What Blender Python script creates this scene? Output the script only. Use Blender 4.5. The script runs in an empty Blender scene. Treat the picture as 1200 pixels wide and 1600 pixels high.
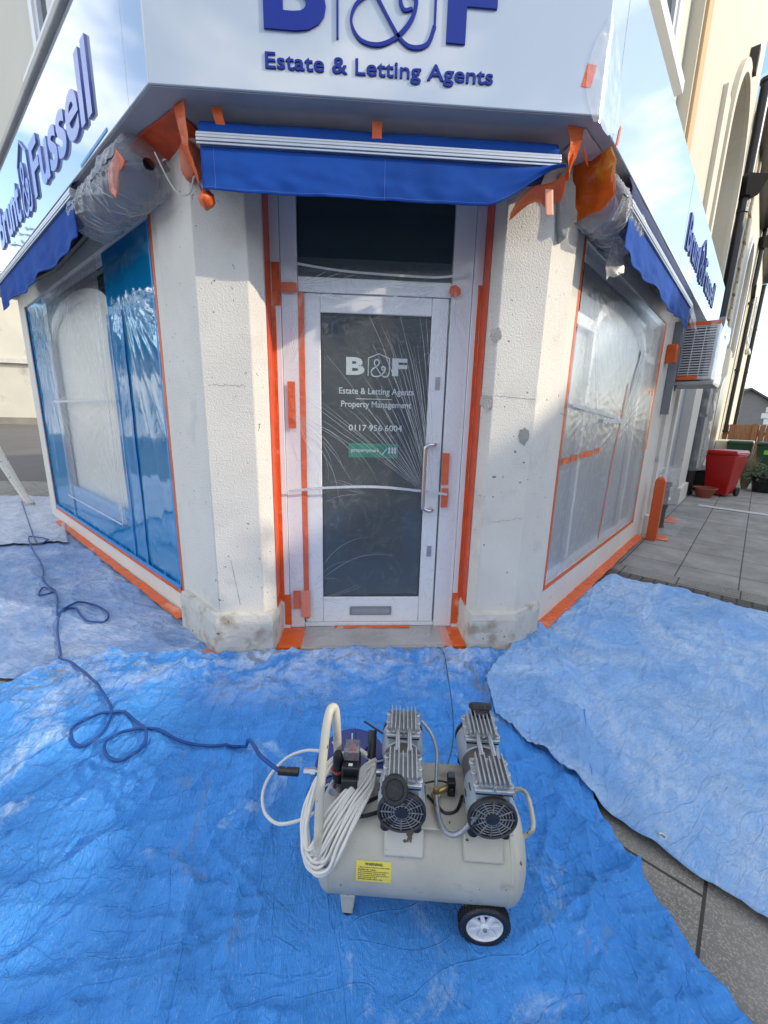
import bpy, bmesh, math, random
from mathutils import Vector, Matrix, noise
random.seed(7)
S = 2 ** -.5
sc = bpy.context.scene
C = sc.collection

# ------------------------------------------------------------------ camera, sky, sun, exposure
yaw, pitch, roll = math.radians(3.672), math.radians(13.236), math.radians(1.403)
fw = Vector((math.sin(yaw) * math.cos(pitch), math.cos(yaw) * math.cos(pitch), -math.sin(pitch)))
rt0 = Vector((math.cos(yaw), -math.sin(yaw), 0)); up0 = rt0.cross(fw)
rt = rt0 * math.cos(roll) + up0 * math.sin(roll); up = up0 * math.cos(roll) - rt0 * math.sin(roll)
cd = bpy.data.cameras.new('camera'); cam = bpy.data.objects.new('camera', cd); C.objects.link(cam)
cd.sensor_fit = 'HORIZONTAL'; cd.sensor_width = 36; cd.lens = 36 * 648.57 / 1200
cd.clip_start = .02; cd.clip_end = 600
cam.matrix_world = Matrix(((rt.x, up.x, -fw.x, 0), (rt.y, up.y, -fw.y, 0), (rt.z, up.z, -fw.z, 1.47), (0, 0, 0, 1)))
sc.camera = cam
sc.render.resolution_x, sc.render.resolution_y = 768, 1024

SUN_EL = math.radians(27)
sd = Vector((.93, -.37, 0)).normalized()
sun_dir = Vector((sd.x * math.cos(SUN_EL), sd.y * math.cos(SUN_EL), math.sin(SUN_EL)))
w = bpy.data.worlds.new('World'); sc.world = w; w.use_nodes = True
nt = w.node_tree; N = nt.nodes; Lk = nt.links
for n in list(N): N.remove(n)
out = N.new('ShaderNodeOutputWorld'); bg = N.new('ShaderNodeBackground'); sky = N.new('ShaderNodeTexSky')
sky.sky_type = 'NISHITA'; sky.sun_disc = False; sky.sun_elevation = SUN_EL
sky.sun_rotation = math.atan2(sun_dir.x, sun_dir.y); sky.altitude = 50; sky.dust_density = .6
tc = N.new('ShaderNodeTexCoord'); mp = N.new('ShaderNodeMapping'); mp.inputs['Scale'].default_value = (1, 1, 2.6)
cn = N.new('ShaderNodeTexNoise'); cn.inputs['Scale'].default_value = 2.3; cn.inputs['Detail'].default_value = 7; cn.inputs['Roughness'].default_value = .58
cr = N.new('ShaderNodeValToRGB'); cr.color_ramp.elements[0].position = .43; cr.color_ramp.elements[1].position = .70
mx = N.new('ShaderNodeMix'); mx.data_type = 'RGBA'; mx.inputs[7].default_value = (7.9, 7.7, 7.4, 1)
Lk.new(tc.outputs['Generated'], mp.inputs[0]); Lk.new(mp.outputs[0], cn.inputs[0]); Lk.new(cn.outputs[0], cr.inputs[0])
Lk.new(cr.outputs[0], mx.inputs[0]); Lk.new(sky.outputs[0], mx.inputs[6]); Lk.new(mx.outputs[2], bg.inputs[0])
bg.inputs[1].default_value = .15; Lk.new(bg.outputs[0], out.inputs[0])
ld = bpy.data.lights.new('sun', 'SUN'); ld.energy = 1.6; ld.angle = math.radians(.6); ld.color = (1, .88, .68)
lo = bpy.data.objects.new('sun', ld); C.objects.link(lo); lo.rotation_euler = sun_dir.to_track_quat('Z', 'Y').to_euler()
vs = sc.view_settings; vs.view_transform = 'Standard'; vs.look = 'None'; vs.gamma = 1; vs.exposure = 1.28

# ------------------------------------------------------------------ materials
MC = {}
def mat(name, col, rough=.6, var=.12, vs_=6, bump=0, bs=60, metal=0, spec=.5, coat=0, spk=None, spk2=None, trans=0, alpha=1, stretch=None):
    """procedural surface: tone variation, optional specks/stains (colour, threshold, scale), bump"""
    if name in MC: return MC[name]
    m = bpy.data.materials.new(name); m.use_nodes = True; t = m.node_tree; n = t.nodes; l = t.links
    b = n['Principled BSDF']; tc = n.new('ShaderNodeTexCoord')
    b.inputs['Roughness'].default_value = rough; b.inputs['Metallic'].default_value = metal
    b.inputs['Specular IOR Level'].default_value = spec; b.inputs['Coat Weight'].default_value = coat
    b.inputs['Transmission Weight'].default_value = trans; b.inputs['Alpha'].default_value = alpha
    src = tc.outputs['Object']
    if stretch:
        mp = n.new('ShaderNodeMapping'); mp.inputs['Scale'].default_value = stretch; l.new(src, mp.inputs[0]); src = mp.outputs[0]
    nz = n.new('ShaderNodeTexNoise'); nz.inputs['Scale'].default_value = vs_; nz.inputs['Detail'].default_value = 6; nz.inputs['Roughness'].default_value = .62
    l.new(src, nz.inputs[0])
    mx = n.new('ShaderNodeMix'); mx.data_type = 'RGBA'
    mx.inputs[6].default_value = (*[max(0, c * (1 - 2 * var)) for c in col], 1); mx.inputs[7].default_value = (*[min(1, c * (1 + 2 * var)) for c in col], 1)
    l.new(nz.outputs[0], mx.inputs[0]); cur = mx.outputs[2]
    for sp in (spk, spk2):
        if not sp: continue
        s = n.new('ShaderNodeTexNoise'); s.inputs['Scale'].default_value = sp[2]; s.inputs['Detail'].default_value = 5
        l.new(src, s.inputs[0]); r = n.new('ShaderNodeMapRange'); r.inputs[1].default_value = sp[1]; r.inputs[2].default_value = sp[1] + (sp[3] if len(sp) > 3 else .04)
        l.new(s.outputs[0], r.inputs[0]); m2 = n.new('ShaderNodeMix'); m2.data_type = 'RGBA'; m2.inputs[7].default_value = (*sp[0], 1)
        l.new(r.outputs[0], m2.inputs[0]); l.new(cur, m2.inputs[6]); cur = m2.outputs[2]
    l.new(cur, b.inputs['Base Color'])
    if bump:
        bn = n.new('ShaderNodeTexNoise'); bn.inputs['Scale'].default_value = bs; bn.inputs['Detail'].default_value = 4
        l.new(src, bn.inputs[0]); bp = n.new('ShaderNodeBump'); bp.inputs['Strength'].default_value = bump; bp.inputs['Distance'].default_value = .01
        l.new(bn.outputs[0], bp.inputs['Height']); l.new(bp.outputs[0], b.inputs['Normal'])
    MC[name] = m; return m

def film(name, clear, tint=(1, 1, 1), white=(.8, .82, .85), gl=.25, rough=.12, bs=18, bump=.5, crease=.0, frk=.4):
    """thin polythene: see-through share, glossy share, the rest milky"""
    if name in MC: return MC[name]
    m = bpy.data.materials.new(name); m.use_nodes = True; t = m.node_tree; n = t.nodes; l = t.links
    n.remove(n['Principled BSDF']); o = n['Material Output']
    tr = n.new('ShaderNodeBsdfTransparent'); tr.inputs[0].default_value = (*tint, 1)
    g = n.new('ShaderNodeBsdfGlossy'); g.inputs['Roughness'].default_value = rough
    d = n.new('ShaderNodeBsdfDiffuse'); d.inputs[0].default_value = (*white, 1)
    tl = n.new('ShaderNodeBsdfTranslucent'); tl.inputs[0].default_value = (*white, 1)
    md = n.new('ShaderNodeMixShader'); md.inputs[0].default_value = .35; l.new(d.outputs[0], md.inputs[1]); l.new(tl.outputs[0], md.inputs[2])
    tc = n.new('ShaderNodeTexCoord'); nz = n.new('ShaderNodeTexNoise'); nz.inputs['Scale'].default_value = bs; nz.inputs['Detail'].default_value = 5
    nz.inputs['Distortion'].default_value = 1.5; l.new(tc.outputs['Object'], nz.inputs[0])
    bp = n.new('ShaderNodeBump'); bp.inputs['Strength'].default_value = bump; bp.inputs['Distance'].default_value = .02
    l.new(nz.outputs[0], bp.inputs['Height'])
    for q in (g, d, tl): l.new(bp.outputs[0], q.inputs['Normal'])
    fr = n.new('ShaderNodeFresnel'); fr.inputs[0].default_value = 1.35; l.new(bp.outputs[0], fr.inputs['Normal'])
    ma = n.new('ShaderNodeMath'); ma.operation = 'MULTIPLY_ADD'; ma.inputs[1].default_value = frk; ma.inputs[2].default_value = gl; ma.use_clamp = True; l.new(fr.outputs[0], ma.inputs[0])
    m1 = n.new('ShaderNodeMixShader'); m1.inputs[0].default_value = 1 - clear; l.new(tr.outputs[0], m1.inputs[1]); l.new(md.outputs[0], m1.inputs[2])
    if crease:
        vz = n.new('ShaderNodeTexNoise'); vz.inputs['Scale'].default_value = bs * .5; vz.inputs['Detail'].default_value = 7; vz.inputs['Distortion'].default_value = 2.5; l.new(tc.outputs['Object'], vz.inputs[0])
        ab = n.new('ShaderNodeMath'); ab.operation = 'SUBTRACT'; ab.inputs[1].default_value = .5; l.new(vz.outputs[0], ab.inputs[0])
        a2 = n.new('ShaderNodeMath'); a2.operation = 'ABSOLUTE'; l.new(ab.outputs[0], a2.inputs[0])
        r = n.new('ShaderNodeMapRange'); r.inputs[1].default_value = 0; r.inputs[2].default_value = .018; r.inputs[3].default_value = min(1, 1 - clear + crease); r.inputs[4].default_value = 1 - clear
        l.new(a2.outputs[0], r.inputs[0]); l.new(r.outputs[0], m1.inputs[0])
    m2 = n.new('ShaderNodeMixShader'); l.new(ma.outputs[0], m2.inputs[0]); l.new(m1.outputs[0], m2.inputs[1]); l.new(g.outputs[0], m2.inputs[2])
    l.new(m2.outputs[0], o.inputs[0]); MC[name] = m; return m

def tarp_mat(name, col, dust, th, w_=.12, dust2=None, ang=0, band=False):
    if name in MC: return MC[name]
    m = bpy.data.materials.new(name); m.use_nodes = True; t = m.node_tree; n = t.nodes; l = t.links
    b = n['Principled BSDF']; b.inputs['Roughness'].default_value = .48; b.inputs['Specular IOR Level'].default_value = .35
    tc = n.new('ShaderNodeTexCoord'); mp = n.new('ShaderNodeMapping'); mp.inputs['Rotation'].default_value = (0, 0, ang); l.new(tc.outputs['Object'], mp.inputs[0])
    def nz(sc_, det=6, dist=0, scl=None, rgh=.6):
        q = n.new('ShaderNodeTexNoise'); q.inputs['Scale'].default_value = sc_; q.inputs['Detail'].default_value = det; q.inputs['Distortion'].default_value = dist; q.inputs['Roughness'].default_value = rgh
        if scl:
            k = n.new('ShaderNodeMapping'); k.inputs['Scale'].default_value = scl; l.new(mp.outputs[0], k.inputs[0]); l.new(k.outputs[0], q.inputs[0])
        else: l.new(mp.outputs[0], q.inputs[0])
        return q.outputs[0]
    def rng(v, a, b_, c=0, d=1):
        r = n.new('ShaderNodeMapRange'); r.inputs[1].default_value = a; r.inputs[2].default_value = b_; r.inputs[3].default_value = c; r.inputs[4].default_value = d; l.new(v, r.inputs[0]); return r.outputs[0]
    def mth(op, a, b_):
        q = n.new('ShaderNodeMath'); q.operation = op; q.use_clamp = True
        for i, v in enumerate((a, b_)):
            if isinstance(v, float): q.inputs[i].default_value = v
            else: l.new(v, q.inputs[i])
        return q.outputs[0]
    def mixc(f, a, b_):
        q = n.new('ShaderNodeMix'); q.data_type = 'RGBA'
        if isinstance(f, float): q.inputs[0].default_value = f
        else: l.new(f, q.inputs[0])
        for i, v in ((6, a), (7, b_)):
            if isinstance(v, tuple): q.inputs[i].default_value = (*v, 1)
            else: l.new(v, q.inputs[i])
        return q.outputs[2]
    base = mixc(nz(3), tuple(c * .75 for c in col), tuple(min(1, c * 1.3) for c in col))
    big = rng(nz(1.8, 10, .9, None, .72), th, th + w_)
    streak = rng(nz(16, 10, .4, (1, 2.6, 1), .78), .42, .60)
    dz = mth('MULTIPLY', big, mth('ADD', streak, .35))
    fine = rng(nz(70, 8, .5, (1, 3, 1), .8), .56, .66)
    c1 = mixc(mth('MULTIPLY', dz, .85), base, dust)
    c2 = mixc(mth('MULTIPLY', fine, .45), c1, dust)
    if dust2: c2 = mixc(mth('MULTIPLY', rng(nz(2.3, 8, 1.2, (1, 2.2, 1)), .64, .74), .7), c2, dust2)
    if band:   # overspray and dirt swept against the step
        sx = n.new('ShaderNodeSeparateXYZ'); l.new(tc.outputs['Object'], sx.inputs[0])
        up1 = rng(sx.outputs[1], 1.75, 2.15); c2 = mixc(mth('MULTIPLY', mth('MULTIPLY', up1, rng(nz(5, 10, .6, None, .78), .44, .64)), .8), c2, (.66, .73, .82))
        c2 = mixc(mth('MULTIPLY', mth('MULTIPLY', rng(sx.outputs[1], 1.7, 1.95), rng(nz(3.2, 10, 1.5, (2.2, 1, 1), .7), .56, .62)), .75), c2, (.20, .22, .25))
    spl = rng(nz(90, 3, 1.5), .73, .75)
    c2 = mixc(mth('MULTIPLY', mth('MULTIPLY', spl, big), .7), c2, (.62, .68, .75))
    l.new(c2, b.inputs['Base Color'])
    # heavy weave lines and small creases
    wv = nz(26, 5, .3, (1, 14, 1)); cr = nz(7, 8, 2.2, (1, 1.7, 1)); we = nz(420, 1)
    a = n.new('ShaderNodeMath'); a.operation = 'ABSOLUTE'; s_ = n.new('ShaderNodeMath'); s_.operation = 'SUBTRACT'; s_.inputs[1].default_value = .5; l.new(cr, s_.inputs[0]); l.new(s_.outputs[0], a.inputs[0])
    h = n.new('ShaderNodeMath'); h.operation = 'MULTIPLY_ADD'; h.inputs[1].default_value = 1.4; l.new(a.outputs[0], h.inputs[0]); l.new(mth('MULTIPLY', wv, .36), h.inputs[2])
    def vor(sc_, scl):
        wn = n.new('ShaderNodeTexNoise'); wn.inputs['Scale'].default_value = sc_ * .5; l.new(mp.outputs[0], wn.inputs[0])
        k = n.new('ShaderNodeMapping'); k.inputs['Scale'].default_value = scl; l.new(mp.outputs[0], k.inputs[0])
        av = n.new('ShaderNodeVectorMath'); av.operation = 'MULTIPLY_ADD'; av.inputs[1].default_value = (.25,) * 3; l.new(wn.outputs['Color'], av.inputs[0]); l.new(k.outputs[0], av.inputs[2])
        v = n.new('ShaderNodeTexVoronoi'); v.inputs['Scale'].default_value = sc_; l.new(av.outputs[0], v.inputs[0]); return v.outputs['Distance']
    def line(sc_, scl, wd):
        q = nz(sc_, 1.5, .25, scl, .4); s1 = n.new('ShaderNodeMath'); s1.operation = 'SUBTRACT'; s1.inputs[1].default_value = .5; l.new(q, s1.inputs[0])
        s2 = n.new('ShaderNodeMath'); s2.operation = 'ABSOLUTE'; l.new(s1.outputs[0], s2.inputs[0]); return rng(s2.outputs[0], 0, wd, 1, 0)
    for sc_, scl, wd, am in ((2.2, (1, 3.2, 1), .008, .22), (3.0, (2.6, 1, 1), .008, .16), (6, (1, 3.4, 1), .012, .12), (10, (2.2, 1, 1), .015, .05)):
        ha = n.new('ShaderNodeMath'); ha.operation = 'MULTIPLY_ADD'; ha.inputs[1].default_value = am; l.new(line(sc_, scl, wd), ha.inputs[0]); l.new(h.outputs[0], ha.inputs[2]); h = ha
    hv = n.new('ShaderNodeMath'); hv.operation = 'MULTIPLY_ADD'; hv.inputs[1].default_value = .14; l.new(vor(9, (1, 1.6, 1)), hv.inputs[0]); l.new(h.outputs[0], hv.inputs[2])
    hv2 = n.new('ShaderNodeMath'); hv2.operation = 'MULTIPLY_ADD'; hv2.inputs[1].default_value = .2; l.new(vor(24, (1, 2.2, 1)), hv2.inputs[0]); l.new(hv.outputs[0], hv2.inputs[2]); h = hv2
    h2 = n.new('ShaderNodeMath'); h2.operation = 'MULTIPLY_ADD'; h2.inputs[1].default_value = .06; l.new(we, h2.inputs[0]); l.new(h.outputs[0], h2.inputs[2])
    bp = n.new('ShaderNodeBump'); bp.inputs['Strength'].default_value = .85; bp.inputs['Distance'].default_value = .02
    l.new(h2.outputs[0], bp.inputs['Height']); l.new(bp.outputs[0], b.inputs['Normal'])
    MC[name] = m; return m

def paving(name, bw, bh, off, c1, c2, joint, ms, ang=-math.pi / 4, loc=(0, 0, 0), agg=None, bump=.35):
    if name in MC: return MC[name]
    m = bpy.data.materials.new(name); m.use_nodes = True; t = m.node_tree; n = t.nodes; l = t.links
    b = n['Principled BSDF']; b.inputs['Roughness'].default_value = .85; b.inputs['Specular IOR Level'].default_value = .3
    tc = n.new('ShaderNodeTexCoord'); mp = n.new('ShaderNodeMapping'); mp.inputs['Rotation'].default_value = (0, 0, ang); mp.inputs['Location'].default_value = loc
    l.new(tc.outputs['Object'], mp.inputs[0])
    br = n.new('ShaderNodeTexBrick'); br.offset = off; br.inputs['Scale'].default_value = 1; br.inputs['Brick Width'].default_value = bw; br.inputs['Row Height'].default_value = bh
    br.inputs['Mortar Size'].default_value = ms; br.inputs['Mortar Smooth'].default_value = .3
    br.inputs['Color1'].default_value = (*c1, 1); br.inputs['Color2'].default_value = (*c2, 1); br.inputs['Mortar'].default_value = (*joint, 1); l.new(mp.outputs[0], br.inputs[0])
    nz = n.new('ShaderNodeTexNoise'); nz.inputs['Scale'].default_value = 2.2; nz.inputs['Detail'].default_value = 9; nz.inputs['Roughness'].default_value = .7; l.new(mp.outputs[0], nz.inputs[0])
    r = n.new('ShaderNodeMapRange'); r.inputs[1].default_value = .3; r.inputs[2].default_value = .7; r.inputs[3].default_value = .62; r.inputs[4].default_value = 1.25; l.new(nz.outputs[0], r.inputs[0])
    mx = n.new('ShaderNodeMix'); mx.data_type = 'RGBA'; mx.blend_type = 'MULTIPLY'; mx.inputs[0].default_value = 1; l.new(br.outputs[0], mx.inputs[6]); l.new(r.outputs[0], mx.inputs[7]); cur = mx.outputs[2]
    v = n.new('ShaderNodeTexVoronoi'); v.inputs['Scale'].default_value = 230; l.new(mp.outputs[0], v.inputs[0])
    if agg:
        bw_ = n.new('ShaderNodeRGBToBW'); l.new(v.outputs['Color'], bw_.inputs[0])
        r2 = n.new('ShaderNodeMapRange'); r2.inputs[1].default_value = .58; r2.inputs[2].default_value = .75; r2.inputs[4].default_value = .75; l.new(bw_.outputs[0], r2.inputs[0])
        m3 = n.new('ShaderNodeMix'); m3.data_type = 'RGBA'; m3.inputs[7].default_value = (*agg, 1)
        q = n.new('ShaderNodeMath'); q.operation = 'MULTIPLY'; k = n.new('ShaderNodeMath'); k.operation = 'SUBTRACT'; k.inputs[0].default_value = 1; l.new(br.outputs['Fac'], k.inputs[1])
        l.new(r2.outputs[0], q.inputs[0]); l.new(k.outputs[0], q.inputs[1]); l.new(q.outputs[0], m3.inputs[0]); l.new(cur, m3.inputs[6]); cur = m3.outputs[2]
    l.new(cur, b.inputs['Base Color'])
    hh = n.new('ShaderNodeMath'); hh.operation = 'MULTIPLY_ADD'; hh.inputs[1].default_value = -1.2; l.new(br.outputs['Fac'], hh.inputs[0]); l.new(v.outputs['Distance'], hh.inputs[2])
    bp = n.new('ShaderNodeBump'); bp.inputs['Strength'].default_value = bump; bp.inputs['Distance'].default_value = .008; l.new(hh.outputs[0], bp.inputs['Height']); l.new(bp.outputs[0], b.inputs['Normal'])
    MC[name] = m; return m

CREAM = (.66, .625, .555)
M_wall = mat('painted_render', CREAM, .75, .07, 2.2, .25, 45, spk=((.42, .40, .36), .66, 7, .12), spk2=((.30, .30, .30), .745, 24, .02))
M_rough = mat('roughcast_paint', (.67, .635, .57), .85, .08, 2.5, .5, 110, spk=((.46, .44, .40), .60, 4, .25), spk2=((.20, .19, .18), .70, 34, .012))
M_plinth = mat('plinth_paint', (.55, .525, .47), .85, .16, 6, .6, 40, spk=((.33, .28, .21), .54, 9, .16), spk2=((.10, .09, .08), .69, 26, .02))
M_cem = mat('bare_cement', (.27, .27, .27), .9, .18, 14, .5, 90)
M_up = mat('upper_paint', (.56, .52, .42), .8, .05, 1.2, .15, 20, spk=((.5, .45, .34), .72, 4, .1))
M_upg = mat('upper_shade_paint', (.50, .48, .43), .8, .05, 1.5, .15, 20)
M_panel = mat('sign_panel', (.42, .47, .53), .05, .03, .8, 0, spec=.6, coat=1)
M_panel.node_tree.nodes['Principled BSDF'].inputs['Coat IOR'].default_value = 1.9
M_navy = mat('sign_blue', (.005, .022, .24), .4, .03, 5, coat=.05, spec=.3)
M_sideletter = mat('letter_edge', (.12, .17, .50), .3, .03, 5, coat=.3)  # paler copy of the sign blue, grazing sky sheen put into the colour
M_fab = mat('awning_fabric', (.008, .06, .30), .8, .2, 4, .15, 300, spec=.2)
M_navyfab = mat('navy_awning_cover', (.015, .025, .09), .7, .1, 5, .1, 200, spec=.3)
M_alu = mat('aluminium', (.50, .51, .53), .38, .06, 20, metal=.85)
M_upvc = mat('white_upvc', (.80, .82, .83), .22, .02, 2, coat=.3)
M_glass = mat('dark_door_glass', (.040, .055, .060), .09, .1, 1, spec=.7)
M_glassd = mat('dark_window_glass', (.035, .055, .062), .05, .1, 1, spec=.7)
M_frost = mat('frosted_glass', (.30, .34, .37), .35, .06, 1.5, spec=.5)
M_frost2 = mat('pale_frosted_glass', (.66, .64, .58), .35, .06, 1.5, spec=.5)
M_white = mat('window_white', (.7, .7, .7), .35, .03, 3)
M_lettw = mat('window_vinyl', (.5, .58, .58), .5, .03, 3)
M_green = mat('green_vinyl', (.01, .20, .13), .5, .05, 3)
M_tape = mat('orange_tape', (.70, .11, .015), .42, .2, 12, .8, 26, spk=((.86, .3, .16), .62, 5, .1))
M_taped = mat('deep_orange_tape', (.62, .07, .012), .4, .25, 10, .8, 24)
M_tapeg = mat('glossy_orange_sheet', (.60, .10, .008), .18, .25, 9, .9, 14, spk=((.75, .3, .02), .56, 6, .12))
M_btape = mat('blue_tape', (.02, .27, .62), .4, .12, 14, .3, 40)
M_clear = film('clear_film', .93, gl=.01, rough=.18, bs=9, bump=.3, crease=.10, frk=.5)
M_mid = film('window_film', .86, gl=.01, rough=.35, bs=6, bump=.2, crease=.16, frk=.35)
M_milk = film('milky_film', .86, gl=.01, rough=.35, bs=7, bump=.2, crease=.14, frk=.2, white=(.80, .80, .80))
M_wrap = film('wrap_film', .76, gl=.03, rough=.2, bs=12, bump=.12, crease=.0, frk=.6, white=(.88, .9, .92))
M_fold = film('film_fold', .62, gl=.12, rough=.2, bs=60, bump=.4, white=(.9, .92, .95))  # whitish doubled film, with the sky glint on folds put in as colour
M_foldw = film('film_hem', .12, gl=.15, rough=.3, bs=40, bump=.4, white=(.8, .82, .85))
M_steel = mat('brushed_steel', (.62, .62, .63), .28, .05, 30, metal=1)
M_grey = mat('grey_plastic', (.2, .21, .23), .4, .08, 8)
M_black = mat('black_rubber', (.012, .012, .013), .5, .3, 20, .3, 90, spk=((.25, .25, .26), .70, 30, .06))
M_blackc = mat('clean_black', (.01, .01, .011), .4, .2, 20)
M_pipe = mat('black_iron', (.015, .015, .016), .35, .3, 10, .1, 40)
M_stone = mat('rubble_stone', (.42, .36, .25), .95, .35, 7, 1, 9, spk=((.16, .15, .13), .6, 6, .08))
M_asph = mat('asphalt', (.105, .095, .085), .9, .15, .8, .4, 60, stretch=(1, .35, 1))
M_step = mat('step_concrete', (.3, .28, .25), .85, .12, 8, .4, 60)
M_tank = mat('tank_paint', (.46, .44, .36), .45, .13, 7, .08, 60, coat=.08, spk=((.30, .27, .21), .60, 14, .12), spk2=((.08, .065, .05), .69, 34, .012))
M_peel = mat('peeling_paint', (.50, .48, .42), .5, .07, 6, .15, 40, spk=((.10, .08, .06), .54, 16, .008))
M_cast = mat('cast_aluminium', (.40, .42, .43), .45, .14, 25, .25, 120, metal=.55, spk=((.12, .12, .12), .68, 20, .1))
M_castp = mat('motor_grey_paint', (.34, .38, .42), .42, .1, 12, .12, 60, metal=.25, spk=((.13, .13, .14), .68, 18, .1))
M_band = mat('motor_lamination', (.12, .11, .10), .5, .25, 20, .3, 60, metal=.4)
M_brass = mat('brass', (.42, .30, .13), .35, .15, 30, metal=.8)
M_cable = mat('white_cable', (.60, .58, .53), .45, .08, 15, spk=((.3, .28, .24), .68, 20, .08))
M_blueh = mat('blue_hose', (.008, .055, .22), .4, .12, 15, spk=((.25, .4, .6), .74, 40, .04), spec=.3)
M_reel = mat('reel_blue', (.01, .025, .16), .35, .1, 10)
M_yel = mat('yellow_label', (.72, .60, .10), .5, .06, 20, spk=((.75, .74, .68), .66, 22, .02))
M_ink = mat('label_ink', (.03, .03, .02), .6, .05, 20)
M_red = mat('red_plastic', (.45, .01, .008), .35, .1, 4, spk=((.2, .02, .02), .66, 3, .15))
M_dgreen = mat('green_bin', (.02, .07, .03), .45, .1, 4)
M_lime = mat('lime_sticker', (.25, .6, .08), .5, .05, 10)
M_wood = mat('fence_wood', (.30, .15, .07), .8, .25, 5, .3, 30, stretch=(3, 3, .6))
M_terra = mat('terracotta', (.30, .07, .04), .7, .12, 10)
M_leaf = mat('leaf', (.06, .10, .035), .6, .4, 4)
M_leafd = mat('leaf_dark', (.035, .06, .02), .7, .4, 1.2)
M_dry = mat('dry_leaf', (.35, .30, .18), .7, .2, 6)
M_bark = mat('bark', (.10, .075, .05), .9, .3, 12, .5, 30)
M_slate = mat('slate_roof', (.07, .07, .08), .7, .2, 3, .2, 12)
M_brick = mat('house_render', (.45, .40, .33), .85, .1, 2, .2, 30)
M_greyw = mat('grey_render', (.19, .19, .19), .85, .12, 2, .3, 12)
M_farw = mat('far_cream_render', (.52, .49, .41), .85, .1, .5, .2, 4, spk=((.33, .31, .27), .62, .6, .1))
M_conc = mat('old_ledge_concrete', (.50, .48, .44), .85, .15, 4, .3, 30)
M_alad = mat('paint_flecked_ladder', (.55, .52, .46), .5, .15, 20, spk=((.25, .22, .18), .62, 20, .05))

# ------------------------------------------------------------------ frames and mesh builder
def frame(o, d, n): return (Vector(o), Vector(d), Vector(n))
F = frame((0, 0, 0), (1, 0, 0), (0, -1, 0))
R = frame((0, 0, 0), (S, S, 0), (S, -S, 0))
Lf = frame((0, 0, 0), (-S, S, 0), (-S, -S, 0))
ca = math.radians(-6.5)
K = frame((.19, .98, 0), (math.cos(ca), math.sin(ca), 0), (-math.sin(ca), math.cos(ca), 0))   # the compressor's own axes
I = frame((0, 0, 0), (1, 0, 0), (0, 1, 0))
def P(k, t, c, z): return k[0] + k[1] * t + k[2] * c + Vector((0, 0, z))

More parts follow.
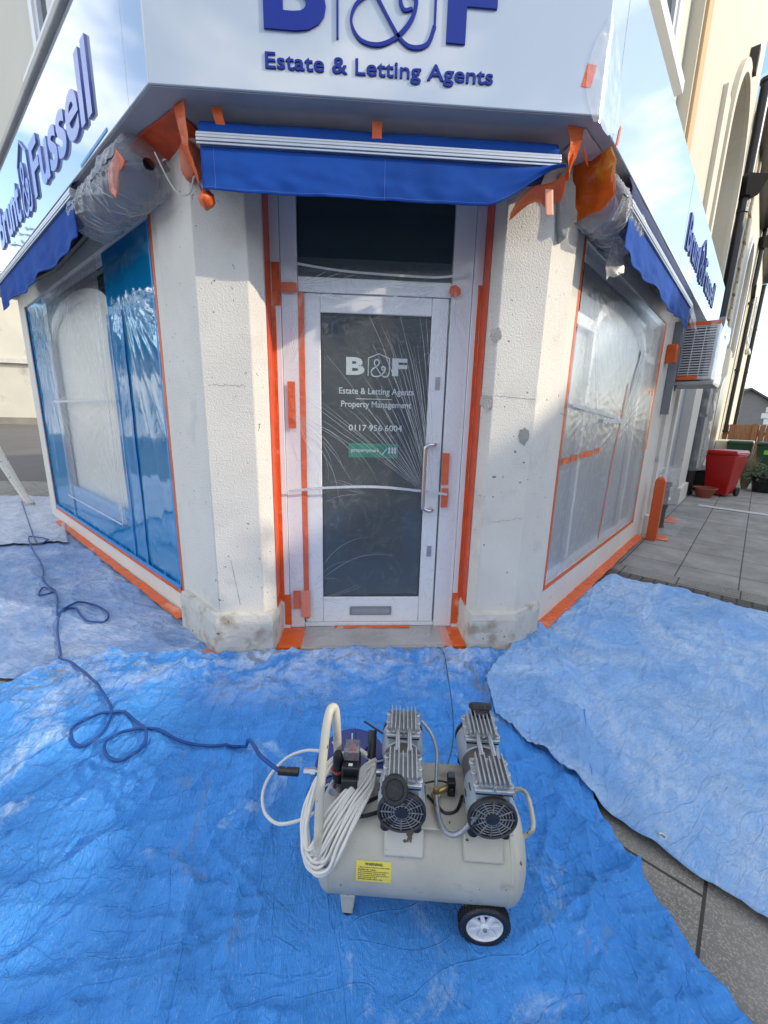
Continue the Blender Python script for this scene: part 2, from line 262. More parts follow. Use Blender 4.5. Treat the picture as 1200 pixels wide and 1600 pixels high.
class MB:
    def __init__(s): s.b = bmesh.new()
    def face(s, vs): 
        try: return s.b.faces.new(vs)
        except ValueError: return None
    def hull(s, a, bq):   # two equal rings -> closed prism
        A = [s.b.verts.new(p) for p in a]; B = [s.b.verts.new(p) for p in bq]; n = len(A)
        for i in range(n): s.face((A[i], A[(i + 1) % n], B[(i + 1) % n], B[i]))
        s.face(A[::-1]); s.face(B); return s
    def box(s, k, t0, t1, c0, c1, z0, z1):
        q = [(t0, c0), (t1, c0), (t1, c1), (t0, c1)]
        return s.hull([P(k, t, c, z0) for t, c in q], [P(k, t, c, z1) for t, c in q])
    def poly(s, k, pts, c0, c1): return s.hull([P(k, t, c0, z) for t, z in pts], [P(k, t, c1, z) for t, z in pts])
    def plan(s, pts, z0, z1, k=I): return s.hull([P(k, x, y, z0) for x, y in pts], [P(k, x, y, z1) for x, y in pts])
    def tube(s, pts, r, n=8, caps=True, closed=False):
        pts = [Vector(p) for p in pts]; m = len(pts); rs = r if isinstance(r, (list, tuple)) else [r] * m
        tg = []
        for i in range(m):
            a = pts[i - 1] if (i or closed) else pts[i]; b = pts[(i + 1) % m] if (i < m - 1 or closed) else pts[i]
            tg.append((b - a).normalized())
        u = tg[0].orthogonal().normalized(); rings = []
        for i in range(m):
            u = (u - tg[i] * u.dot(tg[i]));
            u = u.normalized() if u.length > 1e-6 else tg[i].orthogonal().normalized()
            v = tg[i].cross(u)
            rings.append([s.b.verts.new(pts[i] + (u * math.cos(2 * math.pi * j / n) + v * math.sin(2 * math.pi * j / n)) * rs[i]) for j in range(n)])
        for i in range(m if closed else m - 1):
            A, B = rings[i], rings[(i + 1) % m]
            for j in range(n): s.face((A[j], A[(j + 1) % n], B[(j + 1) % n], B[j]))
        if caps and not closed: s.face(rings[0][::-1]); s.face(rings[-1])
        return s
    def lathe(s, o, ax, prof, n=32):   # prof: (distance along axis, radius)
        ax = Vector(ax).normalized(); o = Vector(o); u = ax.orthogonal().normalized(); v = ax.cross(u); rings = []
        for h, r in prof:
            rings.append([s.b.verts.new(o + ax * h + (u * math.cos(2 * math.pi * j / n) + v * math.sin(2 * math.pi * j / n)) * max(r, 1e-4)) for j in range(n)])
        for A, B in zip(rings, rings[1:]):
            for j in range(n): s.face((A[j], A[(j + 1) % n], B[(j + 1) % n], B[j]))
        s.face(rings[0][::-1]); s.face(rings[-1]); return s
    def ring(s, o, ax, Rr, r, n=28, m=6):
        ax = Vector(ax).normalized(); u = ax.orthogonal().normalized(); v = ax.cross(u); o = Vector(o)
        return s.tube([o + (u * math.cos(2 * math.pi * i / n) + v * math.sin(2 * math.pi * i / n)) * Rr for i in range(n)], r, m, closed=True)
    def grid(s, fn, nu, nv):
        V = [[s.b.verts.new(fn(i / nu, j / nv)) for j in range(nv + 1)] for i in range(nu + 1)]
        for i in range(nu):
            for j in range(nv): s.face((V[i][j], V[i + 1][j], V[i + 1][j + 1], V[i][j + 1]))
        return s
    def ribbon(s, k, pts, wd, c, th=.0006):   # flat ribbon lying on plane c, wd may be a list
        n = len(pts); W = wd if isinstance(wd, (list, tuple)) else [wd] * n; A = []; B = []
        for i in range(n):
            a = pts[max(i - 1, 0)]; b = pts[min(i + 1, n - 1)]; dx, dz = b[0] - a[0], b[1] - a[1]; L = math.hypot(dx, dz) or 1
            nx, nz = -dz / L * W[i] / 2, dx / L * W[i] / 2
            A.append(((pts[i][0] + nx, pts[i][1] + nz), (pts[i][0] - nx, pts[i][1] - nz)))
        ring = [[s.b.verts.new(P(k, q[0][0], c, q[0][1])), s.b.verts.new(P(k, q[1][0], c, q[1][1])), s.b.verts.new(P(k, q[1][0], c + th, q[1][1])), s.b.verts.new(P(k, q[0][0], c + th, q[0][1]))] for q in A]
        for X, Y in zip(ring, ring[1:]):
            for j in range(4): s.face((X[j], X[(j + 1) % 4], Y[(j + 1) % 4], Y[j]))
        s.face(ring[0][::-1]); s.face(ring[-1]); return s
    def build(s, name, m, parent=None, smooth=False, bevel=0, thick=0):
        bmesh.ops.recalc_face_normals(s.b, faces=s.b.faces)
        me = bpy.data.meshes.new(name); s.b.to_mesh(me); s.b.free(); me.materials.append(m)
        if smooth:
            for p in me.polygons: p.use_smooth = True
        o = bpy.data.objects.new(name, me); C.objects.link(o)
        if parent: adopt(o, parent)
        if thick:
            q = o.modifiers.new('t', 'SOLIDIFY'); q.thickness = thick; q.offset = 0
        if bevel:
            q = o.modifiers.new('b', 'BEVEL'); q.width = bevel; q.segments = 2; q.limit_method = 'ANGLE'; q.angle_limit = math.radians(40)
            for p in me.polygons: p.use_smooth = True
            try: me.set_sharp_from_angle(angle=math.radians(35))
            except Exception: pass
        elif smooth:
            try: me.set_sharp_from_angle(angle=math.radians(42))
            except Exception: pass
        return o
def worldmat(o):
    m = Matrix.Identity(4); chain = []
    while o: chain.append(o); o = o.parent
    for q in reversed(chain): m = m @ (q.matrix_parent_inverse if q.parent else Matrix.Identity(4)) @ q.matrix_basis
    return m
def adopt(o, p): o.parent = p; o.matrix_parent_inverse = worldmat(p).inverted()
def empty(name, loc): o = bpy.data.objects.new(name, None); C.objects.link(o); o.location = loc; o.empty_display_size = .1; return o
def tag(o, label, cat, group=None):
    o['label'] = label; o['category'] = cat
    if group: o['group'] = group
    return o
def setting(o, kind='structure'): o['kind'] = kind; return o

def text(k, body, t0, t1, z0, z1, c, ext, name, m, parent, flip=False, offset=.02, m_all=True):
    """lettering fitted to a t-range and z-range (z-range = height of the whole string's box)"""
    cu = bpy.data.curves.new('t', 'FONT'); cu.body = body; cu.size = 1; cu.extrude = .5; cu.offset = offset; cu.resolution_u = 4
    ob = bpy.data.objects.new('t', cu); C.objects.link(ob); dg = bpy.context.evaluated_depsgraph_get()
    me = bpy.data.meshes.new_from_object(ob.evaluated_get(dg)); bpy.data.objects.remove(ob)
    xs = [v.co.x for v in me.vertices]; ys = [v.co.y for v in me.vertices]; x0, x1, y0, y1 = min(xs), max(xs), min(ys), max(ys)
    for v in me.vertices:
        a = (v.co.x - x0) / (x1 - x0); b = (v.co.y - y0) / (y1 - y0)
        v.co = P(k, t0 + (t1 - t0) * a, c + (v.co.z + .5) * ext, z0 + (z1 - z0) * b)
    b = bmesh.new(); b.from_mesh(me); bpy.data.meshes.remove(me); q = MB(); q.b.free(); q.b = b
    return q.build(name, m, parent)

def spline(pts, n=8):
    """Catmull-Rom through points (any dimension)"""
    pts = [tuple(p) for p in pts]; out = []
    for i in range(len(pts) - 1):
        p0 = pts[max(i - 1, 0)]; p1 = pts[i]; p2 = pts[i + 1]; p3 = pts[min(i + 2, len(pts) - 1)]
        for j in range(n):
            u = j / n
            out.append(tuple(.5 * (2 * b + (c - a) * u + (2 * a - 5 * b + 4 * c - d) * u * u + (-a + 3 * b - 3 * c + d) * u ** 3) for a, b, c, d in zip(p0, p1, p2, p3)))
    out.append(pts[-1]); return out
def nz(x, y, z=0): return noise.noise(Vector((x, y, z)))

# ------------------------------------------------------------------ ground
def sheet(name, pts, z, m, label=None):
    b = MB(); b.face([b.b.verts.new((x, y, z)) for x, y in pts]); o = b.build(name, m); return setting(o)
M_pave = paving('aggregate_slabs', .62, .46, .5, (.23, .215, .19), (.20, .19, .17), (.06, .055, .05), .006, loc=(.1, .12, 0), agg=(.36, .33, .28))
sheet('ground', [(-300, -300), (300, -300), (300, 300), (-300, 300)], -.004, M_asph)
def rp(t, c): p = P(R, t, c, 0); return (p.x, p.y)
# pavement wraps the corner
sheet('pavement', [(-7.6, 8.6), (-7.6, -5), (7, -5), rp(4.75, 4.0), rp(4.75, -1.3), (-.3, 3.5), (-3.6, 8.6)], .0, M_pave)
M_flag = paving('pale_flagstones', .66, .48, 0, (.33, .31, .275), (.28, .265, .24), (.09, .085, .075), .007, loc=(.1, .1, 0), bump=.15)
M_band = MC.pop('motor_lamination', None) or mat('motor_lamination', (.12, .11, .10), .5, .25, 20, .3, 60, metal=.4)
sheet('flagstone_pavement', [rp(4.75, -1.3), rp(4.75, 9), rp(17.9, 9), rp(17.9, -1.3)], .0, M_flag)
M_bband = paving('brick_band', .2, .1, .5, (.13, .115, .10), (.10, .09, .08), (.05, .045, .04), .01, bump=.3)
sheet('brick_paving', [rp(4.2, -1.0), rp(4.2, 9), rp(4.5, 9), rp(4.5, -1.0)], .004, M_bband)
ln = MB(); ln.b.faces.new([ln.b.verts.new(P(R, t, c, .008)) for t, c in ((9.2, -.6), (9.4, -.6), (9.0, 3), (8.8, 3))]); setting(ln.build('painted_line', mat('worn_white_line', (.5, .49, .46), .7, .2, 9)))

# ------------------------------------------------------------------ shop building
shop = tag(empty('shop_building', (0, 3.5, 0)), 'cream corner shop with chamfered doorway and large white sign boards, masked up for painting', 'shop')
cL, cR = -1.12, -.95
yF = 2.345
def wall_with_hole(k, t0, t1, z0, z1, h0, h1, g0, g1, c0, c1, name, m):
    b = MB()
    b.box(k, t0, h0, c0, c1, z0, z1); b.box(k, h1, t1, c0, c1, z0, z1); b.box(k, h0, h1, c0, c1, z0, g0); b.box(k, h0, h1, c0, c1, g1, z1)
    return b.build(name, m, shop)
LW = (2.86, 6.62, .20, 2.58); RW = (2.81, 5.58, .30, 2.50)
wall_with_hole(Lf, 2.66, 6.95, -.02, 3.40, LW[0], LW[1], LW[2], LW[3], cL - .3, cL, 'side_wall', M_wall)
wall_with_hole(R, 2.60, 6.30, -.02, 3.40, RW[0], RW[1], RW[2], RW[3], cR - .3, cR, 'side_wall', M_wall)
# corner pillars (front face, side face, chamfer to the door jamb)
def lp(t, c, k=Lf): p = P(k, t, c, 0); return (p.x, p.y)
pl_ = [(-.50, 2.66), (-.50, 2.41), (-.563, yF), (-.826, yF), lp(2.70, cL + .028), lp(2.70, cL - .29)]
pr_ = [(.70, 2.66), (.70, 2.41), (.737, yF), (.985, yF), lp(2.62, cR + .022, R), lp(2.62, cR - .29, R)]
for pts, sgn in ((pl_, -1), (pr_, 1)):
    b = MB(); b.plan(pts, .0, 2.74); po = b.build('pillar', M_rough, shop, bevel=.006)
    po['label'] = 'left roughcast corner pillar' if sgn < 0 else 'right roughcast corner pillar with grey cement patches'
    if sgn < 0: q = [(-.488, 2.62), (-.488, 2.40), (-.505, 2.30), (-.840, 2.30), lp(2.735, cL + .075), lp(2.735, cL - .2)]
    else: q = [(.688, 2.62), (.688, 2.40), (.70, 2.30), (.985, 2.30), lp(2.63, cR + .05, R), lp(2.63, cR - .2, R)]
    b = MB(); tz = .272
    cx = sum(x for x, y in q) / len(q); cy = sum(y for x, y in q) / len(q)
    A = [Vector((x, y, -.02)) for x, y in q]; B = [Vector((x, y, tz - .035)) for x, y in q]; D = [Vector((cx + (x - cx) * .955, cy + (y - cy) * .93, tz + .012)) for x, y in q]
    b.hull(A, B); b.hull([v + Vector((0, 0, .0005)) for v in B], D); b.build('plinth', M_plinth, po, bevel=.004)
# cement repairs
for k, t, z, rx, rz, c in ((F, .728, 1.90, .032, .035, -2.3445), (F, .705, 1.55, .038, .038, -2.3445), (F, .935, 1.37, .03, .045, -2.3445)):
    b = MB(); pts = [(t + rx * math.cos(a) * (1 + .35 * nz(3 * math.cos(a), 3 * math.sin(a), t * 9)), z + rz * math.sin(a) * (1 + .5 * nz(2 * math.cos(a), 2 * math.sin(a), z * 5))) for a in [i * math.pi / 10 for i in range(20)]]
    b.poly(k, pts, c - .002, c + .0025); b.build('cement_patch', M_cem, shop)
b = MB(); pts = [(2.20, 2.62), (2.33, 2.62), (2.40, 2.48), (2.37, 2.3), (2.31, 2.17), (2.275, 2.13), (2.245, 2.2), (2.22, 2.35)]
b.poly(F, [(.972, 2.655), (1.018, 2.665), (1.072, 2.60), (1.083, 2.49), (1.062, 2.40), (1.045, 2.361), (1.02, 2.375), (.998, 2.431), (.978, 2.55)], -2.42, -2.326); b.build('cement_patch', mat('broken_plaster', (.34, .33, .30), .9, .2, 9, .6, 40), shop, bevel=.012)
def crack(k, t0, z0, t1, z1, c, sd_):
    n_ = 26; b = MB(); b.ribbon(k, [(t0 + (t1 - t0) * i / n_, z0 + (z1 - z0) * i / n_ + .012 * nz(i * .45, sd_)) for i in range(n_ + 1)], [.0022 * abs(.35 + 1.3 * nz(i * .6, sd_ + 3)) + .0004 for i in range(n_ + 1)], c, .0006)
    b.build('paint_crack', mat('crack_dark', (.16, .15, .14), .95, .2, 20), shop)
crack(F, .75, 1.585, .98, 1.57, -2.3446, 1); crack(F, .78, .86, .975, .885, -2.3446, 5); crack(F, -.80, 1.60, -.60, 1.60, -2.3446, 9); crack(F, -.74, .62, -.70, .34, -2.3446, 13)
crack(R, 2.66, 1.50, 2.76, 1.49, cR + .0225, 17)
# wall above the door and doorway ceiling
b = MB(); b.box(F, -.50, .70, -2.9, -2.56, 2.66, 3.40); b.build('lintel', M_wall, shop)
# step
b = MB(); b.box(F, -.492, .692, -2.62, -2.325, -.02, .055); b.build('door_step', M_step, shop, bevel=.006)
# core of the building so nothing is see-through (dark interior behind the glass)
b = MB(); b.plan([(-.45, 2.95), (.65, 2.95), lp(6.28, cR - .6, R), lp(11, cR - .6, R), (4, 14), (-4, 12), lp(6.6, cL - .6), lp(2.8, cL - .6)], 0, 3.3)
b.build('interior', mat('dark_interior', (.02, .02, .022), .9, .2, 1), shop)
b = MB(); b.box(Lf, 6.65, 6.95, cL - 5, cL - .301, -.02, 6.9); b.build('end_wall', M_wall, shop)

# fascia boxes
cf, cfl, cfr = -2.05, -.849, -.735
ZB, ZT = 2.728, 3.40
xl, xr = -.8505, 1.0105
def fas(t1): 
    return t1
b = MB()
out_ = [lp(7.1, cfl), (xl, 2.05), (xr, 2.05), lp(8.3, cfr, R)]
inn = [lp(8.3, cR - .02, R), lp(2.6, cR - .02, R), (.9, 2.5), (-.75, 2.5), lp(2.6, cL - .02), lp(7.1, cL - .02)]
b.plan(out_ + inn, ZB, ZT); fascia = b.build('fascia', M_panel, shop, bevel=.004)
fascia['label'] = 'white glossy wraparound sign board with blue lettering'
for k_, t_, c_ in ((Lf, 2.262, cfl), (R, 2.368, cfr), (R, 4.5, cfr)):
    b = MB(); b.box(k_, t_, t_ + .003, c_ - .001, c_ + .0010, ZB, ZT); b.build('panel_seam', mat('seam_grey', (.38, .42, .48), .5, .05, 5), fascia)
b = MB(); b.plan([lp(6.98, cfl - .012), (xl + .006, 2.058), (xr - .006, 2.058), lp(8.2, cfr - .012, R), lp(8.2, cR + .005, R), lp(2.62, cR + .005, R), (.9, 2.49), (-.75, 2.49), lp(2.62, cL + .005), lp(6.98, cL + .005)], ZB - .004, ZB - .0008)
b.build('soffit', mat('soffit_grey', (.33, .33, .35), .55, .15, 3), fascia)

def amp_pts(t, z, w_, h):   # ampersand centreline in a unit box
    q = [(.93, .42), (.80, .40), (.74, .52), (.84, .60), (.98, .52), (.92, .30), (.70, .10), (.42, 0), (.14, .04), (0, .22), (.08, .42), (.34, .58), (.52, .72), (.56, .88), (.42, 1), (.26, .94), (.22, .78), (.34, .58), (.56, .30), (.76, .08), (.95, .0), (1.18, .05), (1.28, .25)]
    return [(t + a * w_, z + b_ * h) for a, b_ in q]
def logo(k, t0, t1, z0, z1, c, ext, wd, m, parent, sgn=1, roof=.2):
    """house outline holding an ampersand"""
    b = MB(); w_ = t1 - t0; h = z1 - z0
    apex = z1 + h * roof
    b.ribbon(k, [(t0, z0 + h * .02), (t0, z1 - h * .02)], wd, c, ext)
    b.ribbon(k, [(t0 - wd * .3 * sgn, z1 - h * .03), ((t0 + t1) / 2, apex), (t1 + wd * .3 * sgn, z1 - h * .03)], wd, c, ext)
    b.ribbon(k, [(t1, z1 - h * .02), (t1, z0 + h * .18)], wd, c, ext)
    am = spline(amp_pts(t0 + w_ * .14, z0 - h * .01, w_ * .67, h * .92), 7)
    b.ribbon(k, am, [wd * (1.15 + .75 * abs(math.sin(i * .05))) for i in range(len(am))], c + ext * .02, ext * .96)
    return b.build('house_emblem', m, parent)
# front board
text(F, 'B', -.387, -.145, 2.932, 3.222, cf, .008, 'lettering', M_navy, fascia, offset=.035)
text(F, 'F', .336, .535, 2.932, 3.222, cf, .008, 'lettering', M_navy, fascia, offset=.035)
logo(F, -.10, .287, 2.912, 3.235, cf, .008, .0085, M_navy, fascia)
text(F, 'Estate & Letting Agents', -.387, .538, 2.788, 2.859, cf, .006, 'lettering', M_navy, fascia, offset=.012)
# side boards
text(Lf, 'Brunt', 5.52, 4.52, 2.862, 3.18, cfl, .013, 'lettering', M_sideletter, fascia, offset=.02)
text(Lf, 'Fussell', 4.02, 2.69, 2.862, 3.18, cfl, .013, 'lettering', M_sideletter, fascia, offset=.02)
logo(Lf, 4.43, 4.12, 2.85, 3.19, cfl, .013, .016, M_sideletter, fascia, -1, .3)
text(R, 'Brunt', 4.62, 5.45, 2.90, 3.17, cfr, .010, 'lettering', M_navy, fascia, offset=.012)
text(R, 'Fussell', 5.92, 7.16, 2.90, 3.17, cfr, .010, 'lettering', M_navy, fascia, offset=.012)
logo(R, 5.55, 5.83, 2.89, 3.18, cfr, .010, .014, M_navy, fascia, 1, .3)

# upper storey of the shop
b = MB(); b.plan([(-.72, 2.50), (.86, 2.50), lp(5.1, cR - .12, R), lp(5.1, cR - 4, R), lp(6.95, cL - 4), lp(6.95, cL - .02), ], 3.41, 8.6)
b.build('upper_wall', mat('pale_upper_paint', (.62, .59, .50), .8, .05, 1.5, .15, 20), shop)
b = MB(); b.box(Lf, 2.3, 7.3, cL - .02, -.825, 3.415, 3.46); b.build('cornice_ledge', M_conc, shop, bevel=.006)
def sash(k, t0, t1, z0, z1, c, parent=shop, name='upper_window', arch=False):
    b = MB(); wd = .07
    b.box(k, t0 - .09, t0, c - .01, c + .035, z0, z1 + .09); b.box(k, t1, t1 + .09, c - .01, c + .035, z0, z1 + .09); b.box(k, t0, t1, c - .01, c + .035, z1, z1 + .09)
    b.box(k, t0, t0 + wd, c - .01, c + .02, z0 + wd, z1 - wd); b.box(k, t1 - wd, t1, c - .01, c + .02, z0 + wd, z1 - wd)
    b.box(k, t0, t1, c - .01, c + .02, z0, z0 + wd); b.box(k, t0, t1, c - .01, c + .02, z1 - wd, z1); m_ = (z0 + z1) / 2; b.box(k, t0 + wd, t1 - wd, c - .01, c + .025, m_ - .03, m_ + .03)
    tm = (t0 + t1) / 2; b.box(k, tm - .02, tm + .02, c - .01, c + .018, z0 + wd, m_ - .03); b.box(k, tm - .02, tm + .02, c - .01, c + .018, m_ + .03, z1 - wd)
    o = b.build(name, M_white, parent)
    b = MB(); b.box(k, t0 + .02, t1 - .02, c - .03, c - .0105, z0 + .02, z1 - .02); b.build('pane', M_glassd, o)
    b = MB(); b.box(k, t0 - .14, t1 + .14, c - .01, c + .12, z0 - .09, z0 - .002); b.build('sill', M_white, o); return o
sash(R, 3.45, 4.55, 4.2, 5.9, cR - .118)
sash(Lf, 3.55, 4.52, 3.9, 5.6, cL + .0)

# door and its frame (white upvc)
yD = -2.62
fr = MB(); z1 = 2.70
fr.box(F, -.498, -.445, yD - .05, yD + .052, .057, z1); fr.box(F, -.443, -.352, yD - .05, yD + .04, .057, z1)
fr.box(F, .645, .698, yD - .05, yD + .052, .057, z1); fr.box(F, .525, .643, yD - .05, yD + .04, .057, z1)
fr.box(F, -.350, .523, yD - .05, yD + .038, 2.132, 2.21); fr.box(F, -.35, .523, yD - .05, yD + .038, 2.64, z1)
fr.box(F, -.350, .523, yD - .05, yD + .03, .057, .085)
frame_o = fr.build('door_frame', M_upvc, shop, bevel=.003)
b = MB(); b.box(F, -.349, .522, yD - .02, yD + .012, 2.212, 2.638); b.build('transom_light', M_glassd, frame_o)
dr = empty('door', (.1, 2.62, .06)); adopt(dr, shop); dr['label'] = 'white framed glass door with blue grey pane, lettering and steel pull handle'
b = MB(); d0, d1, dz0, dz1 = -.342, .515, .088, 2.128
b.box(F, d0, d0 + .115, yD - .03, yD + .03, dz0, dz1); b.box(F, d1 - .098, d1, yD - .03, yD + .03, dz0, dz1)
b.box(F, d0 + .1155, d1 - .0985, yD - .03, yD + .0298, dz0, .27); b.box(F, d0 + .1155, d1 - .0985, yD - .03, yD + .0298, 2.03, dz1)
b.build('door_leaf', M_upvc, dr, bevel=.005)
b = MB(); b.box(F, d0 + .1, d1 - .09, yD - .01, yD + .014, .26, 2.04); b.build('door_glass', M_glass, dr)
b = MB(); b.box(F, d0 + .1155, d0 + .125, yD + .0142, yD + .022, .2705, 2.0295); b.box(F, d1 - .1065, d1 - .0985, yD + .0142, yD + .022, .2705, 2.0295)
b.box(F, d0 + .126, d1 - .107, yD + .0142, yD + .022, .2705, .279); b.box(F, d0 + .126, d1 - .107, yD + .0142, yD + .022, 2.021, 2.0295); b.build('glazing_bead', M_blackc, dr)
cg = yD + .0145
text(F, 'B', -.079, .03, 1.695, 1.795, cg, .0012, 'door_lettering', M_lettw, dr, offset=.04)
text(F, 'F', .195, .285, 1.695, 1.795, cg, .0012, 'door_lettering', M_lettw, dr, offset=.04)
logo(F, .052, .178, 1.690, 1.795, cg, .0012, .0045, M_lettw, dr, 1, .22)
for s_, a, c_, z_, zz in (('Estate & Letting Agents', -.121, .330, 1.574, 1.622), ('Property Management', -.109, .318, 1.497, 1.545), ('0117 956 6004', -.062, .266, 1.368, 1.405)):
    text(F, s_, a, c_, z_, zz, cg, .0012, 'door_lettering', M_lettw, dr, offset=.012)
b = MB(); b.box(F, -.02, .20, cg, cg + .001, 1.556, 1.560); b.build('door_rule', M_lettw, dr)
b = MB(); b.box(F, -.062, .244, cg, cg + .001, 1.205, 1.292); gs = b.build('green_sticker', M_green, dr)
text(F, 'propertymark', -.045, .13, 1.232, 1.262, cg + .001, .0008, 'sticker_lettering', M_lettw, gs, offset=.012)
b = MB(); b.ribbon(F, [(.13, 1.235), (.145, 1.222), (.175, 1.262)], .006, cg + .001, .0008)
for sx in (.185, .205, .222): b.box(F, sx, sx + .011, cg + .001, cg + .0018, 1.232, 1.27)
b.build('sticker_emblem', M_lettw, gs)
b = MB(); hx = .405; hp = spline([(hx + .065, yD + .03, 1.295), (hx + .06, yD + .075, 1.297), (hx + .03, yD + .09, 1.296), (hx + .006, yD + .092, 1.28), (hx, yD + .092, 1.25), (hx, yD + .092, .93), (hx + .006, yD + .092, .90), (hx + .03, yD + .09, .885), (hx + .06, yD + .075, .884), (hx + .065, yD + .03, .886)], 6)
b.tube([P(F, t, c, z) for t, c, z in hp], .0125, 12); b.build('pull_handle', M_steel, dr, smooth=True)
b = MB(); b.box(F, -.05, .232, yD + .03, yD + .040, .142, .205); lb = b.build('letterbox', M_grey, dr, bevel=.004)
b = MB(); b.box(F, -.036, .218, yD + .041, yD + .047, .154, .192); b.build('letterbox_flap', mat('grey_flap', (.27, .28, .30), .35, .05, 8), lb, bevel=.003)
for z_ in (1.62, .56):
    b = MB(); b.box(F, .455, .485, yD + .0302, yD + .034, z_, z_ + .075); b.box(F, .465, .475, yD + .0345, yD + .040, z_ + .025, z_ + .05); b.build('lock_plate', M_alu, dr, bevel=.001)

# shop windows
def arch_window(k, W_, c, ta, tb, spring, rise, muls, frost, name, lab):
    t0, t1, z0, z1 = W_; e = empty(name, P(k, (t0 + t1) / 2, c, z0)); adopt(e, shop); e['label'] = lab
    b = MB(); f_ = .05; cf_ = c - .005
    b.box(k, t0, t0 + f_, c - .05, cf_, z0 + f_, z1 - f_); b.box(k, t1 - f_, t1, c - .05, cf_, z0 + f_, z1 - f_); b.box(k, t0, t1, c - .05, cf_, z0, z0 + f_); b.box(k, t0, t1, c - .05, cf_, z1 - f_, z1)
    b.build('window_frame', M_white, e)
    b = MB()
    for m_ in muls: b = MB(); b.box(k, m_ - .028, m_ + .028, c - .05, cf_ - .004, z0 + f_, spring); b.build('mullion', M_white, e)
    b = MB()
    pts = [((ta + tb) / 2 + (tb - ta) / 2 * math.cos(a), spring + rise * math.sin(a)) for a in [math.pi * i / 24 for i in range(25)]]
    b.ribbon(k, pts, .075, c - .045, .036)
    b.box(k, t0 + f_, ta - .01, c - .045, c - .008, spring - .04, spring + .03); b.box(k, tb + .01, t1 - f_, c - .045, c - .008, spring - .04, spring + .03)
    b.build('glazing_bar', M_white, e)
    b = MB(); b.box(k, t0 + .02, t1 - .02, c - .07, c - .055, z0 + .02, z1 - .02); b.build('window_glass', M_glassd, e)
    b = MB(); lo_ = [(ta + .03, z0 + f_), (tb - .03, z0 + f_)] + [(x, z) for x, z in pts]
    b.poly(k, lo_, c - .0545, c - .0515)
    b.build('frosted_panel', frost, e)
    return e
wl = arch_window(Lf, LW, cL - .02, 3.78, 5.72, 2.14, .27, (3.74, 5.76), M_frost2, 'shop_window', 'left shop window with arched centre light, under blue and clear film')
wr = arch_window(R, RW, cR - .02, 3.34, 4.98, 2.10, .25, (3.32, 5.00), M_frost, 'shop_window', 'right shop window with arched centre light, under clear film')
for a_, b_ in ((2.86, 3.29), (5.03, 5.53)): b = MB(); b.box(R, a_, b_, cR - .0745, cR - .0715, .35, 2.06); b.build('frosted_panel', M_frost, wr)

# further part of the right elevation: pilasters, second doorway, upper arches (same terrace)
b = MB(); b.box(R, 6.30, 7.6, cR - .3, cR - .01, -.02, 3.3); b.box(R, 6.45, 6.62, cR - .01, cR + .03, 0, 2.74); b.box(R, 7.25, 7.42, cR - .01, cR + .03, 0, 2.74); b.box(R, 6.32, 7.6, cR - .01, cR + .05, 0, .25)
b.build('side_wall', M_wall, shop)
b = MB(); b.box(R, 7.6, 9.1, cR - .3, cR - .12, -.02, 3.3); gd = b.build('side_door', mat('grey_door_paint', (.30, .33, .37), .5, .06, 3), shop)
b = MB(); b.box(R, 7.62, 9.08, cR - .119, cR - .11, .06, .1); b.box(R, 8.3, 8.34, cR - .119, cR - .105, .1, 2.3); b.build('door_rail', M_white, gd)
b = MB(); b.box(R, 9.1, 10.1, cR - .3, cR + .02, .3, 3.3); b.box(R, 9.05, 10.15, cR - .3, cR + .07, -.02, .299); b.build('pilaster', M_wall, shop)

# next building along the terrace
ter = tag(empty('terrace_building', P(R, 7.6, -1.2, 0)), 'cream rendered building with a tall arched upper recess beside the sign board', 'building')
b = MB(); cU = cR - .02
def arch_wall(b, k, t0, t1, z0, z1, a0, a1, sp, c0, c1, zb):
    """wall slab with an arched opening a0..a1 springing at sp, opening bottom zb"""
    r = (a1 - a0) / 2; tm = (a0 + a1) / 2
    b.box(k, t0, a0, c0, c1, z0, z1); b.box(k, a1, t1, c0, c1, z0, z1)
    if zb > z0: b.box(k, a0, a1, c0, c1, z0, zb)
    n = 20; arc = [(tm - r * math.cos(math.pi * i / n), sp + r * math.sin(math.pi * i / n)) for i in range(n + 1)]
    for (x0, y0), (x1, y1) in zip(arc, arc[1:]): b.poly(k, [(x0, y0), (x1, y1), (x1, z1), (x0, z1)], c0, c1)
arch_wall(b, R, 5.11, 10.15, 3.31, 8.4, 7.45, 9.55, 5.0, cU - .45, cU, 3.32)
b.build('upper_wall', M_up, ter)
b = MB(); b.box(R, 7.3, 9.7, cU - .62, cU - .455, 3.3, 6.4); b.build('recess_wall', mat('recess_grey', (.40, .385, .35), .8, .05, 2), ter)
b = MB(); b.box(R, 5.16, 5.36, cU, cU + .025, 3.41, 8.4); b.build('wall_stripe', mat('tan_paint', (.55, .38, .20), .8, .05, 2), ter)
b = MB(); b.box(R, 6.75, 7.1, cU, cU + .05, 3.41, 5.2); 
arc = [(8.5 - 1.13 * math.cos(math.pi * i / 20), 5.0 + 1.13 * math.sin(math.pi * i / 20)) for i in range(21)]
b.ribbon(R, [(7.37, 3.41)] + arc + [(9.63, 3.41)], .14, cU, .06)
b.build('arch_moulding', mat('arch_paint', (.62, .57, .46), .8, .05, 2), ter)
b = MB(); b.box(R, 8.44, 8.56, cU, cU + .10, 6.15, 6.45); b.build('keystone', mat('dark_bracket', (.05, .045, .04), .8, .1, 5), ter)
b = MB(); b.box(R, 5.11, 10.15, cU - .3, cU + .18, 8.405, 8.6); b.build('roof_gutter', M_pipe, ter)
b = MB(); b.box(R, 10.1, 11.3, cR - .4, cR - .1, -.02, 7.2); b.build('gap_wall', mat('shade_wall', (.30, .29, .27), .85, .1, 2), ter)

